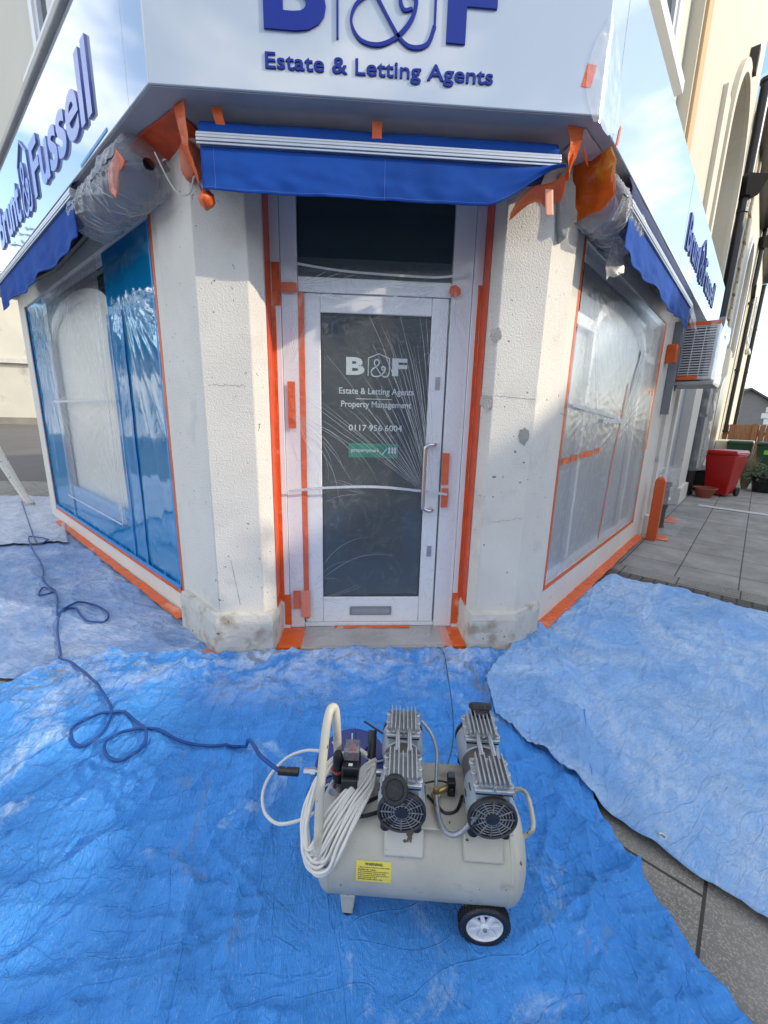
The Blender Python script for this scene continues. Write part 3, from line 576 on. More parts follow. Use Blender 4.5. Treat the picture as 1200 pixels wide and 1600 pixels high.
# rain pipes
def pipe(pts, r, label, m=M_pipe, hop=None):
    e = tag(empty('drainpipe', pts[0]), label, 'drainpipe'); b = MB(); b.tube(pts, r, 10); b.build('pipe', m, e, smooth=True)
    b = MB()
    for p in pts[::1]:
        pass
    a = Vector(pts[0]); z = Vector(pts[-1])
    n = max(2, int((z - a).length / 1.6))
    for i in range(n + 1):
        q = a.lerp(z, i / n); b.lathe(q - Vector((0, 0, .03)), (0, 0, 1), [(0, r * 1.25), (.06, r * 1.25)], 10)
    b.build('pipe_collar', m, e)
    if hop:
        b = MB(); h = Vector(hop); b.hull([h + Vector((x * .11, y * .11, 0)) for x, y in ((-1, -1), (1, -1), (1, 1), (-1, 1))], [h + Vector((x * .2, y * .2, .28)) for x, y in ((-1, -1), (1, -1), (1, 1), (-1, 1))]); b.build('hopper', m, e)
    return e
pipe([P(R, 10.35, cR + .06, 3.2), P(R, 10.35, cR + .06, 7.0)], .075, 'thick black drainpipe with hopper running up beside the arched recess', hop=P(R, 10.35, cR + .08, 5.3))
pipe([P(R, 10.55, cR + .02, .05), P(R, 10.55, cR + .02, 3.15)], .09, 'dark drainpipe wrapped in plastic at ground level past the grey side door')

# stone ended building with second arch and the ones beyond
st = tag(empty('stone_house', P(R, 11.3, -1.2, 0)), 'cream house with rubble stone edge and narrow arched window, past the drainpipe', 'house')
b = MB(); b.box(R, 11.3, 12.9, cR - 4, cR - .02, -.02, 6.9); b.build('rubble_wall', M_stone, st)
b = MB()
for i in range(26):
    z_ = .1 + i * .26; b.box(R, 12.62 + .12 * (i % 2), 12.95, cR - .02, cR + .02 + .012 * random.random(), z_, z_ + .22)
b.build('quoin', mat('quoin_stone', (.45, .40, .31), .9, .25, 6, .4, 20), st, bevel=.01)
b = MB(); arch_wall(b, R, 12.95, 17.2, -.02, 6.7, 14.0, 16.0, 4.9, cR - .5, cR, 3.4); b.build('house_wall', M_up, st)
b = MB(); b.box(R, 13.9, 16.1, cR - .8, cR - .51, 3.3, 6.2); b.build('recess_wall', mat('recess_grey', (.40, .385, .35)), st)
b = MB(); arc = [(15 - 1.08 * math.cos(math.pi * i / 16), 4.9 + 1.08 * math.sin(math.pi * i / 16)) for i in range(17)]; b.ribbon(R, [(13.92, 3.3)] + arc + [(16.08, 3.3)], .16, cR, .05); b.build('arch_moulding', M_white, st)
b = MB(); arc = [(15 - .9 * math.cos(math.pi * i / 16), 2.2 + .5 * math.sin(math.pi * i / 16)) for i in range(17)]; b.poly(R, [(14.1, .7)] + arc + [(15.9, .7)], cR, cR + .012); b.build('lower_window', mat('shaded_glass', (.22, .22, .2), .3, .1, 2), st)
b = MB(); b.box(R, 11.25, 17.2, cR - 4.2, cR + .2, 6.905, 7.05); b.build('roof_edge', M_pipe, st)
b = MB(); b.box(R, 16.2, 17.4, cR + .0, cR + .9, -.02, .95); tag(b.build('low_wall', M_up, bevel=.03), 'low cream garden wall in front of the brown fence', 'wall')
h2 = tag(empty('far_terrace_house', P(R, 17.2, -1.2, 0)), 'narrow cream terrace house beyond the stone edged house, with thin black pipes', 'house')
b = MB(); b.box(R, 17.22, 24, cR - 4, cR + .03, -.02, 7.0); b.build('house_wall', M_up, h2)
b = MB(); b.box(R, 17.21, 24.1, cR - 4.1, cR + .22, 7.005, 7.15); b.build('roof_edge', M_pipe, h2)
for a in (18.6, 21.5): sash(R, a, a + .9, 4.2, 5.9, cR + .04, h2)
pipe([P(R, 17.9, cR + .1, 1.2), P(R, 17.9, cR + .1, 5.2), P(R, 17.3, cR + .1, 5.45), P(R, 17.3, cR + .1, 6.9)], .06, 'thin black drainpipe with an elbow on the far cream house', hop=P(R, 17.3, cR + .12, 6.4))
pipe([P(R, 23.9, cR + .1, .2), P(R, 23.9, cR + .1, 6.9)], .07, 'thin black drainpipe at the far corner of the terrace')

# grey house with quoins beyond the fence
def gable_house(name, label, o, d, w_, dp, h, rh, m, quoin=False, cat='house', win=()):
    e = tag(empty(name, o), label, cat); k = frame(o, d, (d[1], -d[0], 0))
    b = MB(); b.box(k, 0, w_, -dp, 0, -.02, h); b.poly(k, [(0, h), (w_, h), (w_ / 2, h + rh)], -dp, 0); b.build('wall', m, e)
    b = MB(); th = .12
    b.poly(k, [(-.25, h - .2), (w_ / 2, h + rh + .02), (w_ / 2, h + rh + .02 + th), (-.25, h - .2 + th)], -dp - .2, .2)
    b.poly(k, [(w_ + .25, h - .2), (w_ / 2 + .001, h + rh + .02), (w_ / 2 + .001, h + rh + .02 + th), (w_ + .25, h - .2 + th)], -dp - .2, .2); b.build('roof', M_slate, e)
    if quoin:
        b = MB()
        for i in range(int(h / .35)):
            x = .45 if i % 2 else .28
            b.box(k, w_ - x, w_ + .03, -.1, .03, i * .35 + .02, i * .35 + .33); b.box(k, -.03, x, -.1, .03, i * .35 + .02, i * .35 + .33)
        b.build('quoin', M_white, e)
    for (a, z0, z1_) in win:
        b = MB(); b.box(k, a, a + 1, 0, .04, z0, z1_); f = b.build('window', M_white, e)
        b = MB(); b.box(k, a + .1, a + .9, .0405, .05, z0 + .1, z1_ - .1); b.build('pane', M_glassd, f)
    return e
gable_house('grey_house', 'grey rendered house with white toothed quoins beyond the wooden fence', (22.1, 25.0, 0), (.93, -.36, 0), 2.6, 7, 2.7, .7, M_greyw, True)
gable_house('distant_house', 'small pale distant house with red roof behind the scaffolding poles', (29, 27.5, 0), (.8, -.6, 0), 5, 6, 2.0, .7, M_farw, False)
sf = tag(empty('scaffolding', (27, 25, 0)), 'thin scaffold poles standing against the sky beyond the fence', 'scaffolding'); b = MB()
for i in range(4): p = Vector((26.3 + i * .75, 25.2 - i * .7, 0)); b.tube([p, p + Vector((0, 0, 4.2 + .3 * (i % 2)))], .03, 5)
b.build('upright_pole', M_grey, sf)
b = MB()
for z_ in (2.9, 3.5): b.tube([Vector((26.0, 25.5, z_)), Vector((29.0, 22.7, z_))], .03, 5)
b.build('rail_pole', M_grey, sf)

# fence and yard things at the far right
fe = tag(empty('wooden_fence', P(R, 18, 0, 0)), 'brown wooden board fence closing the yard behind the bins', 'fence')
b = MB(); i = 0; c_ = cR + .04
while c_ < 8:
    b.box(R, 18.0, 18.025, c_, c_ + .14, .03, 1.42 + random.uniform(-.008, .008)); c_ += .15
b.build('board', M_wood, fe)
b = MB(); b.box(R, 18.027, 18.08, cR + .05, 8, .3, .4); b.box(R, 18.027, 18.08, cR + .05, 8, 1.1, 1.2); b.build('rail', M_wood, fe)
b = MB(); b.box(R, 17.9, 18.0, -.18, -.06, 0, 1.46); b.build('post', M_wood, fe)

def wheelie(t, c, ang, m, name, label, h=1.02, sticker=False, group=None, sc_b=1):
    o = P(R, t, c, 0); e = tag(empty(name, o), label, 'wheelie bin', group)
    d = Vector((math.cos(ang), math.sin(ang), 0)); n_ = Vector((-d.y, d.x, 0)); k = (o, d, n_)
    b = MB(); lo_ = [(-.21, -.22), (.21, -.22), (.21, .22), (-.21, .22)]; hi = [(-.29, -.30), (.29, -.30), (.29, .36), (-.29, .36)]
    b.hull([P(k, x, y, .05) for x, y in lo_], [P(k, x, y, h - .08) for x, y in hi]); b.box(k, -.305, .305, -.315, .37, h - .08, h - .04); b.build('bin_body', m, e, bevel=.02)
    b = MB(); b.hull([P(k, x * 1.06, y * 1.06, h - .038) for x, y in hi], [P(k, x * .95, y * .95, h + .015) for x, y in hi]); b.box(k, -.2, .2, .385, .41, h - .03, h); b.build('bin_lid', m, e, bevel=.012)
    for sx in (-1, 1):
        b = MB(); b.lathe(P(k, sx * .22, .24, .1), d * sx, [(0, .1), (.05, .1)], 18); b.build('wheel', M_blackc, e)
    if sticker: b = MB(); b.box(k, -.12, .12, -.294, -.283, h - .32, h - .2); b.build('sticker', M_lime, e)
    e.scale = (sc_b,) * 3; return e
wheelie(11.0, -.42, math.radians(-62), M_red, 'wheelie_bin', 'red wheelie bin standing on the pavement beside the plant pots', sc_b=.9)
wheelie(16.2, -.36, math.radians(-45), M_dgreen, 'wheelie_bin', 'green wheelie bin half hidden behind the other green one by the fence', .95, group='green wheelie bins')
wheelie(16.0, .32, math.radians(-47), M_dgreen, 'wheelie_bin', 'green wheelie bin with a lime sticker standing nearest the picture edge by the fence', .95, True, group='green wheelie bins')

b = MB(); o = P(R, 10.45, -.62, 0); b.lathe(o, (0, 0, 1), [(0, .12), (.17, .185), (.172, .205), (.2, .205), (.2, .18), (.17, .17)], 20)
pt = tag(empty('plant_pot', o), 'terracotta bowl shaped pot on the pavement in front of the red bin', 'plant pot'); b.build('pot', M_terra, pt, smooth=True)
b = MB(); b.lathe(o + Vector((0, 0, .165)), (0, 0, 1), [(0, .165), (.012, .14)], 20); b.build('soil', mat('soil', (.05, .035, .025), .95, .2, 20), pt)
b = MB(); b.box(R, 11.4, 12.5, cR + .05, cR + .42, 0, .42); tr_ = tag(empty('planter_trough', P(R, 11.9, -.8, 0)), 'black rectangular planter trough against the wall behind the red bin', 'planter')
b.build('trough', M_blackc, tr_, bevel=.02); b = MB(); b.box(R, 11.37, 12.53, cR + .03, cR + .45, .421, .46); b.build('rim', M_blackc, tr_)

def leaf_cloud(b, n, cen, rad, size, droop=0):
    for i in range(n):
        v = Vector((random.gauss(0, .5), random.gauss(0, .5), random.gauss(0, .5)))
        if v.length > 1.25: v *= 1.25 / v.length
        p = Vector(cen) + Vector((v.x * rad[0], v.y * rad[1], v.z * rad[2]))
        a = Vector((random.gauss(0, 1), random.gauss(0, 1), random.gauss(0, .6) - droop)).normalized(); u = a.orthogonal().normalized(); s_ = size * random.uniform(.6, 1.3)
        q = [b.b.verts.new(p - a * s_), b.b.verts.new(p + u * s_ * .38), b.b.verts.new(p + a * s_), b.b.verts.new(p - u * s_ * .38)]; b.face(q)
o = P(R, 12.3, .25, 0); ph = tag(empty('potted_plant', o), 'low bushy green plant spilling from a black tub right of the red bin', 'plant')
b = MB(); b.lathe(o, (0, 0, 1), [(0, .16), (.3, .21), (.301, .235), (.34, .235), (.34, .2), (.29, .19)], 20); b.build('pot', M_blackc, ph, smooth=True)
b = MB(); leaf_cloud(b, 900, o + Vector((.12, -.02, .36)), (.36, .36, .22), .05, .3); b.build('foliage', M_leaf, ph)
b = MB()
for i in range(14):
    a = i * .9; b.tube([o + Vector((0, 0, .28)), o + Vector((.16 * math.cos(a), .16 * math.sin(a), .42)), o + Vector((.3 * math.cos(a), .3 * math.sin(a), .35))], .005, 4)
b.build('stem', M_bark, ph)
o = P(R, 12.6, -.05, 0); gp = tag(empty('ornamental_grass', o), 'pale dry grass clump standing between the red bin and the green plant', 'plant')
b = MB()
for i in range(260):
    a = random.uniform(0, 6.28); r_ = random.uniform(.05, .28); h_ = random.uniform(.5, .82); u = Vector((math.cos(a), math.sin(a), 0)); w_ = Vector((-u.y, u.x, 0)) * .006
    p0 = o + Vector((0, 0, .0)) + u * .05; p1 = o + u * r_ * .6 + Vector((0, 0, h_ * .7)); p2 = o + u * r_ + Vector((0, 0, h_))
    V = [b.b.verts.new(x) for x in (p0 - w_, p0 + w_, p1 + w_, p1 - w_)]; b.face(V); t_ = b.b.verts.new(p2); b.face((V[3], V[2], t_))
b.build('blade', M_dry, gp)

# air conditioner on its bracket
ac = tag(empty('air_conditioner', P(R, 6.3, -.7, 1.92)), 'white air conditioning unit on a wall bracket, wrapped in clear plastic', 'air conditioner')
b = MB(); b.box(R, 6.30, 7.1, -.87, -.53, 1.96, 2.58); b.build('casing', M_upvc, ac, bevel=.012)
b = MB(); b.box(R, 6.293, 6.299, -.85, -.56, 2.0, 2.55); b.build('coil', mat('coil_dark', (.05, .055, .06), .5, .1, 30), ac)
b = MB()
for i in range(19): z_ = 2.01 + i * .029; b.box(R, 6.278, 6.292, -.855, -.555, z_, z_ + .011)
for c_ in (-.76, -.66): b.box(R, 6.270, 6.2775, c_, c_ + .008, 2.0, 2.55)
b.build('grille', M_white, ac)
b = MB(); b.box(R, 6.28, 7.15, -.95, -.50, 1.905, 1.94); b.box(R, 6.33, 6.37, -.95, -.91, 1.905, 2.4); b.box(R, 7.0, 7.04, -.95, -.91, 1.905, 2.4)
b.build('bracket', mat('galvanised', (.35, .36, .37), .45, .1, 10, metal=.6), ac)
b = MB(); b.box(R, 6.262, 6.268, -.87, -.53, 2.555, 2.60); b.box(R, 6.262, 6.268, -.87, -.66, 1.955, 2.0); tag(b.build('masking_tape', M_tape), 'orange tape along the top and bottom edges of the air conditioner grille', 'tape', 'orange masking tape')
def foil(fn, amp, f, seed=0):
    def g(u, v):
        p = fn(u, v); q = Vector((p.x * f + seed, p.y * f, p.z * f))
        d, pt = noise.voronoi(q); k_ = d[0] - d[1]
        return p + noise.noise_vector(q * .6) * amp * .8 + noise.cell_vector(q * 1.3) * amp * .25 + (pt[0] - q).normalized() * k_ * amp
    return g
def crumple(fn, amp, f, seed=0):
    def g(u, v):
        p = fn(u, v); q = p * f + Vector((seed, 0, 0)); r = abs(noise.noise(q)) + .5 * abs(noise.noise(q * 2.3)); n2 = noise.noise_vector(q)
        return p + n2 * amp + Vector((0, 0, -r * amp * .5))
    return g
b = MB(); b.grid(foil(lambda u, v: P(R, 6.25 + max(0, u - .2) * 1.1, -.50 if u > .2 else -.62 + u * .6, 1.93 + v * .69), .022, 8), 34, 24)
tag(b.build('plastic_wrap', M_wrap), 'crumpled clear plastic wrapped round the air conditioner', 'plastic sheet')
b = MB(); b.grid(crumple(lambda u, v: P(R, 5.75 + u * .5, -.72 - .1 * v, 2.50 + v * .35 - .1 * u), .06, 6, 9), 16, 16); tag(b.build('plastic_wrap', M_milk, smooth=True), 'loose scrap of clear plastic stuck on the right sign board above the air conditioner', 'plastic sheet')
b = MB(); b.box(R, 6.15, 6.22, cR + .001, cR + .09, 1.55, 2.6); b.tube([P(R, 6.5, -.9, 1.85), P(R, 6.42, -.86, 2.0), P(R, 6.4, -.88, 2.2)], .02, 8); tag(b.build('cable_duct', M_grey, bevel=.005), 'dark grey cable duct on the wall just left of the air conditioner', 'duct')
b = MB(); b.box(R, 5.88, 6.0, cR + .001, cR + .10, 2.12, 2.32); tag(b.build('junction_box', M_tape, bevel=.01), 'small box masked in orange on the wall below the right awning end', 'box')

# orange wrapped post and grey pipe beside it
b = MB(); o = P(R, 6.06, -.80, 0); k = (o, R[1], R[2]); b.box(k, -.055, .055, -.055, .055, 0, .76); b.hull([P(k, x, y, .761) for x, y in ((-.055, -.055), (.055, -.055), (.055, .055), (-.055, .055))], [P(k, x, y, .80) for x, y in ((-.03, -.03), (.03, -.03), (.03, .03), (-.03, .03))])
tag(b.build('bollard', mat('wrapped_orange', (.62, .10, .02), .45, .1, 8, .3, 20), bevel=.008), 'square post wrapped in orange tape at the foot of the right wall', 'post')
pipe([P(R, 6.9, -.84, 0), P(R, 6.9, -.84, .62)], .05, 'short dark grey pipe rising beside the orange post, its top in plastic', mat('dark_grey_pipe', (.07, .08, .09), .4, .1, 10))
b = MB(); b.grid(foil(lambda u, v: P(R, 6.9 + .11 * math.cos(u * 6.28), -.84 + .11 * math.sin(u * 6.28), .35 + .5 * v), .06, 8, 4), 22, 18); tag(b.build('plastic_wrap', M_wrap), 'crumpled clear plastic bag over the short grey pipe', 'plastic sheet')
b = MB(); b.grid(crumple(lambda u, v: P(R, 6.4 + u * 1.2, -.78 + .2 * v, .03 + .02 * u), .03, 6, 14), 14, 8); tag(b.build('plastic_scrap', M_milk, smooth=True), 'flattened clear plastic scrap on the ground behind the orange post', 'plastic sheet')
b = MB(); b.grid(foil(lambda u, v: P(R, 10.55 + .17 * math.cos(u * 6.28), cR + .05 + .17 * math.sin(u * 6.28), .5 + 1.9 * v), .05, 5, 20), 18, 30); tag(b.build('plastic_wrap', M_wrap), 'clear plastic wrapped round the dark ground level drainpipe', 'plastic sheet')
# ------------------------------------------------------------------ front awning
def awning(k, t0, t1, c, z_top, z_bar, z_bot, label, sc_h, lift=None, droop=.0, waves=0):
    e = tag(empty('awning', P(k, (t0 + t1) / 2, c, z_bar)), label, 'awning')
    b = MB(); b.grid(lambda u, v: P(k, t0 + .01 + (t1 - t0 - .02) * u, c - .02 + .028 * math.sin(2.2 * v) + .004 * nz(u * 9, v * 3), (z_top - (z_top - z_bar - .018) * v) + .004 * nz(u * 5, v * 2, 4) * (1 - v)), 60, 10)
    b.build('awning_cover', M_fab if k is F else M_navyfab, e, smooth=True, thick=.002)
    b = MB()
    for i, (a, h, pr) in enumerate(((0, .010, .026), (.011, .012, .030), (.0235, .012, .030), (.036, .010, .026))):
        b.box(k, t0 + .004, t1 - .004, c - .03, c + pr - .004, z_bar + .02 - a - h, z_bar + .02 - a)
    b.build('front_rail', M_alu, e, bevel=.002)
    def val(u, v):
        t = t0 + .015 + (t1 - t0 - .03) * u; zb = z_bot(u) if callable(z_bot) else z_bot
        top = z_bar - .027; z = top + (zb - top) * v
        wv = .010 * math.sin(u * 40 + 3 * nz(u * 3, 0)) * v * waves + .014 * nz(u * 6, v * 1.6, 3) * v + .006 * nz(u * 22, v * 4, 8) * v
        cc = c + .008 + wv
        if lift: t, cc, z = lift(u, v, t, cc, z)
        return P(k, t, cc, z)
    b = MB(); b.grid(val, 150, 22); b.build('valance', M_fab, e, smooth=True, thick=.0015)
    b = MB(); b.grid(lambda u, v: val(u, .93 + .012 * v) + k[2] * .0018, 150, 1)
    if k is F: b.grid(lambda u, v: val(.505 + .0015 * u, v) + k[2] * .0018, 1, 22); b.grid(lambda u, v: val(.035 + .0015 * u, v) + k[2] * .0018, 1, 22)
    b.build('stitched_seam', mat('seam_thread', (.05, .12, .5), .8, .1, 20), e, smooth=True)
    b = MB(); b.lathe(P(k, t0 + .02, c - .16, z_top - .04), k[1], [(0, .055), (t1 - t0 - .04, .055)], 16); b.build('roller', M_navyfab, e, smooth=True)
    return e
def flap(u, v, t, cc, z):   # right hand corner turned up
    f = max(0, (u - .80) / .20); f2 = f * f * (3 - 2 * f)
    top = 2.59
    return t + .03 * f2 * v, cc + .045 * f2 * math.sin(v * 2.4), z + f2 * v * .155 
awning(F, -.705, .895, -2.14, 2.675, 2.597, 2.405, 'blue fabric awning with striped aluminium rail above the shop door', 0, lambda u, v, t, cc, z: flap(u, v, t, cc, z), waves=.25)
scal = lambda u: 2.47 - .05 * abs(math.sin(u * math.pi * 2.0)) + .02 * nz(u * 7, 0)
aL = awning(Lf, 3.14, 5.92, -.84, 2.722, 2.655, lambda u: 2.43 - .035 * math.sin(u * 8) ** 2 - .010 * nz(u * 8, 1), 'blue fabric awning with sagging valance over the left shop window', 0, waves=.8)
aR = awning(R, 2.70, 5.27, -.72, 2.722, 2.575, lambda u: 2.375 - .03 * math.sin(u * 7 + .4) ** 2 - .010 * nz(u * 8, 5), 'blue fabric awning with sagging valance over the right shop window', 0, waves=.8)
# awning side arms folded against the wall
for k, a, c_ in ((Lf, (3.0, 5.9), -1.0), (R, (3.1, 5.5), -.87)):
    b = MB(); b.tube([P(k, a[0], c_, 2.62), P(k, (a[0] + a[1]) / 2, c_ + .01, 2.55), P(k, a[1], c_, 2.66)], .022, 8); b.build('awning_arm', M_blackc, aL if k is Lf else aR)

# ------------------------------------------------------------------ masking tape
G = 'orange masking tape'
def wob(pts, wd, c, k, jag=.0):   # slightly uneven tape strip
    n = []; W_ = []
    for (a, b_), (c2, d) in zip(pts, pts[1:]):
        L = math.hypot(c2 - a, d - b_); m_ = max(2, int(L / .06))
        for i in range(m_): u = i / m_; n.append((a + (c2 - a) * u + .0015 * nz(a + u * 9 * L, d), b_ + (d - b_) * u)); W_.append(wd * (1 + .07 * nz(u * L * 9, a * 3, d)))
    n.append(pts[-1]); W_.append(wd); return MB().ribbon(k, n, W_, c, .0008)
def tape(k, pts, wd, c, label, m=M_tape): return tag(wob(pts, wd, c, k).build('masking_tape', m), label, 'tape', G)
def tbox(k, t0, t1, z0, z1, c, label, m=M_tape, th=.0012):
    b = MB(); n = 7; e = lambda i, s_: .0025 * nz(t0 * 9 + i * 1.3, z0 * 7, s_)
    pts = [(t0 + (t1 - t0) * i / n, z0 + e(i, 1)) for i in range(n + 1)] + [(t1 + e(i, 2), z0 + (z1 - z0) * i / n) for i in range(1, n)] + [(t1 - (t1 - t0) * i / n, z1 + e(i, 3)) for i in range(n + 1)] + [(t0 + e(i, 4), z1 - (z1 - z0) * i / n) for i in range(1, n)]
    b.poly(k, pts, c, c + th); return tag(b.build('masking_tape', m), label, 'tape', G)
jx = frame((-.499, 0, 0), (0, 1, 0), (1, 0, 0)); jx2 = frame((.699, 0, 0), (0, 1, 0), (-1, 0, 0))
tbox(jx, 2.43, 2.565, .16, 2.68, .0015, 'long dark orange tape up the left door jamb', M_taped)
tbox(jx2, 2.43, 2.565, .20, 2.68, .0015, 'long dark orange tape up the right door jamb', M_taped)
cd_ = yD + .0525
tape(F, [(-.487, .25), (-.484, 2.05)], .020, cd_, 'narrow bright strip down the left door frame edge')
tape(F, [(.684, .25), (.684, 2.2)], .020, cd_, 'narrow bright strip down the right door frame edge')
tape(F, [(-.336, .12), (-.334, 2.128)], .034, yD + .0405, 'long orange strip over the gap along the hinge side of the door')
tbox(F, -.49, -.444, 2.05, 2.27, cd_ + .002, 'orange patch on the left frame beside the transom')
tbox(F, -.444, -.352, 2.12, 2.172, cd_ + .004, 'short horizontal orange piece at the left end of the transom')
b = MB(); b.poly(F, [(.505, 2.15), (.535, 2.125), (.572, 2.145), (.57, 2.175), (.54, 2.195), (.51, 2.185)], cd_ + .006, cd_ + .008); tag(b.build('masking_tape', M_tape), 'small six sided orange piece at the right end of the transom', 'tape', G)
tbox(F, -.420, -.375, 1.375, 1.645, yD + .0565, 'orange oblong stuck on the plastic left of the door')
tbox(F, .52, .565, 1.045, 1.245, yD + .0565, 'upper of the two orange oblongs beside the door handle')
tbox(F, .525, .57, .90, 1.025, yD + .0565, 'lower of the two orange oblongs beside the door handle')
tbox(F, -.420, -.375, .20, .33, yD + .0565, 'short orange oblong low on the left door frame')
tbox(F, -.37, -.31, .14, .33, yD + .0550, 'wide translucent orange piece at the bottom hinge corner of the door', mat('pink_tape', (.85, .25, .14), .4, .1, 9))
tbox(F, -.478, -.435, .085, .30, cd_ + .003, 'orange piece up the left frame foot')
tbox(F, .64, .685, .085, .31, cd_ + .003, 'orange piece up the right frame foot')
for (a, b2, lab) in ((-.489, -.345, 'orange square folded over the left end of the door step'), (.552, .689, 'orange square folded over the right end of the door step')):
    q = MB(); q.box(F, a, b2, -2.57, -2.3225, .0565, .0585); q.box(F, a, b2, -2.3248, -2.3222, .012, .0562); tag(q.build('masking_tape', M_tape), lab, 'tape', G)
q = MB(); q.box(F, -.15, .36, -2.578, -2.545, .0662, .0682); tag(q.build('masking_tape', M_tape), 'thin orange strip lying along the threshold under the door', 'tape', G)
# window outlines
def outline(k, W_, c, wd, label):
    t0, t1, z0, z1 = W_; h = wd / 2
    b = wob([(t0 - h * .2, z1 + .1), (t0 - h * .2, z0 - h)], wd, c, k); 
    b2 = [((t0, z0), (t1, z0)), ((t1, z0 - h), (t1, z1))]
    for i, (p, q) in enumerate(b2):
        n = 40; b.ribbon(k, [(p[0] + (q[0] - p[0]) * i_ / n, p[1] + (q[1] - p[1]) * i_ / n) for i_ in range(n + 1)], [wd * (1 + .12 * nz(i_ * .7, i * 5)) for i_ in range(n + 1)], c + .0012 * (i + 1), .0008)
    return tag(b.build('masking_tape', M_tape), label, 'tape', G)
outline(Lf, LW, cL + .001, .034, 'orange tape outline round the blue filmed left window')
outline(R, RW, cR + .001, .036, 'orange tape outline round the right window')
tbox(R, 5.5, 5.64, 1.15, 2.5, cR + .0045, 'wide orange strip down the far side of the right window')
tbox(R, 5.0, 5.5, 1.74, 1.80, cR + .0055, 'short horizontal orange strip across the far right pane')
for i, (a, b2) in enumerate(((2.83, 2.97), (3.0, 3.14), (3.2, 3.52), (3.55, 3.68))):
    tbox(R, a, b2, 1.17 + .012 * i, 1.215 + .012 * i, cR + .011, ['first orange dash from the near edge across the right window', 'second orange dash from the near edge across the right window', 'longest orange dash across the middle of the right window', 'last small orange dash, furthest along the line on the right window'][i])
tape(R, [(4.10, .95), (4.30, 1.78)], .035, cR + .0125, 'slanting orange strip rising up the right window plastic')
tape(R, [(4.05, .40), (4.12, .95)], .028, cR + .0118, 'thin orange strip low in the right window')
b = MB(); b.box(R, 7.60, 7.9, cR - .118, cR - .10, .3, 2.55); tag(b.build('masking_tape', M_taped), 'tall red orange strip beside the grey side door past the air conditioner', 'tape', G)
# tape on the ground along the walls
def gtape(pts, wd, z, label, m=M_tape):
    b = MB(); n = []; 
    for (x0, y0), (x1, y1) in zip(pts, pts[1:]):
        L = math.hypot(x1 - x0, y1 - y0); m_ = max(2, int(L / .05))
        for i in range(m_): u = i / m_; n.append((x0 + (x1 - x0) * u, y0 + (y1 - y0) * u))
    n.append(pts[-1]); A = []
    for i, p in enumerate(n):
        a = n[max(i - 1, 0)]; c_ = n[min(i + 1, len(n) - 1)]; dx, dy = c_[0] - a[0], c_[1] - a[1]; L = math.hypot(dx, dy); w_ = wd / 2 * (1 + .3 * nz(p[0] * 6, p[1] * 6)); j = .01 * nz(p[0] * 9, p[1] * 9, 3)
        A.append([b.b.verts.new((p[0] - dy / L * (s_ * w_ + j), p[1] + dx / L * (s_ * w_ + j), z + .006 * abs(nz(p[0] * 14, p[1] * 14, s_)) + dz)) for s_, dz in ((1, 0), (-1, 0), (-1, .0015), (1, .0015))])
    for X, Y in zip(A, A[1:]):
        for j in range(4): b.face((X[j], X[(j + 1) % 4], Y[(j + 1) % 4], Y[j]))
    b.face(A[0][::-1]); b.face(A[-1]); return tag(b.build('masking_tape', m), label, 'tape', G)
gtape([lp(2.80, cL + .045), lp(4.0, cL + .045), lp(6.5, cL + .035)], .07, .052, 'torn orange tape along the ground at the foot of the left wall')
gtape([lp(2.72, cR + .045, R), lp(4.5, cR + .045, R), lp(5.95, cR + .045, R)], .09, .060, 'broad orange tape along the ground at the foot of the right wall')
gtape([(-.93, 2.315), (-.83, 2.270)], .05, .036, 'small torn orange scrap at the left plinth corner')
gtape([(.885, 2.255), (.97, 2.268), (1.03, 2.285)], .05, .042, 'rounded orange scrap at the right plinth corner')
gtape([lp(6.1, -.68, R), lp(6.35, -.74, R)], .12, .006, 'orange scrap on the ground round the wrapped post')
gtape([lp(7.3, -.78, R), lp(7.7, -.78, R)], .14, .006, 'orange scrap on the ground behind the plastic covered pipe')
# pieces hung on the front awning and sign board
b = MB(); b.grid(lambda u, v: P(F, -.635 + .04 * u + .02 * v, -2.135 + .004 * math.sin(v * 5) + .0, 2.715 - .085 * v), 4, 10); tag(b.build('masking_tape', M_tape, thick=.001), 'orange tag folded over the awning near its left end', 'tape', G)
b = MB(); b.grid(lambda u, v: P(F, .045 + .042 * u, -2.131, 2.70 - .065 * v), 4, 6); tag(b.build('masking_tape', M_tape, thick=.001), 'orange tag in the middle of the front awning', 'tape', G)
b = MB(); b.poly(F, [(.915, 2.825), (.955, 2.823), (.972, 2.90), (.932, 2.905)], cf + .001, cf + .002); tag(b.build('masking_tape', M_tape), 'orange piece on the right end of the front sign board', 'tape', G)
b = MB(); b.poly(R, [(2.42, 2.72), (2.45, 2.74), (2.47, 2.82), (2.45, 2.82)], cfr + .0015, cfr + .003); tag(b.build('masking_tape', M_tape), 'tiny orange strip on the edge of the right sign board', 'tape', G)

# big crumpled orange sheets at both awning ends
def skin(pts_rows, amp, f, seed, nu=20, nv=14):
    """ruled sheet between two polylines with crumples"""
    A, B = [spline([tuple(p) for p in r], 6) for r in pts_rows]
    def fn(u, v):
        def at(Q): x = u * (len(Q) - 1); i = min(int(x), len(Q) - 2); return Vector(Q[i]).lerp(Vector(Q[i + 1]), x - i)
        return at(A).lerp(at(B), v)
    return MB().grid(crumple(fn, amp, f, seed), nu, nv)
zs = ZB - .006
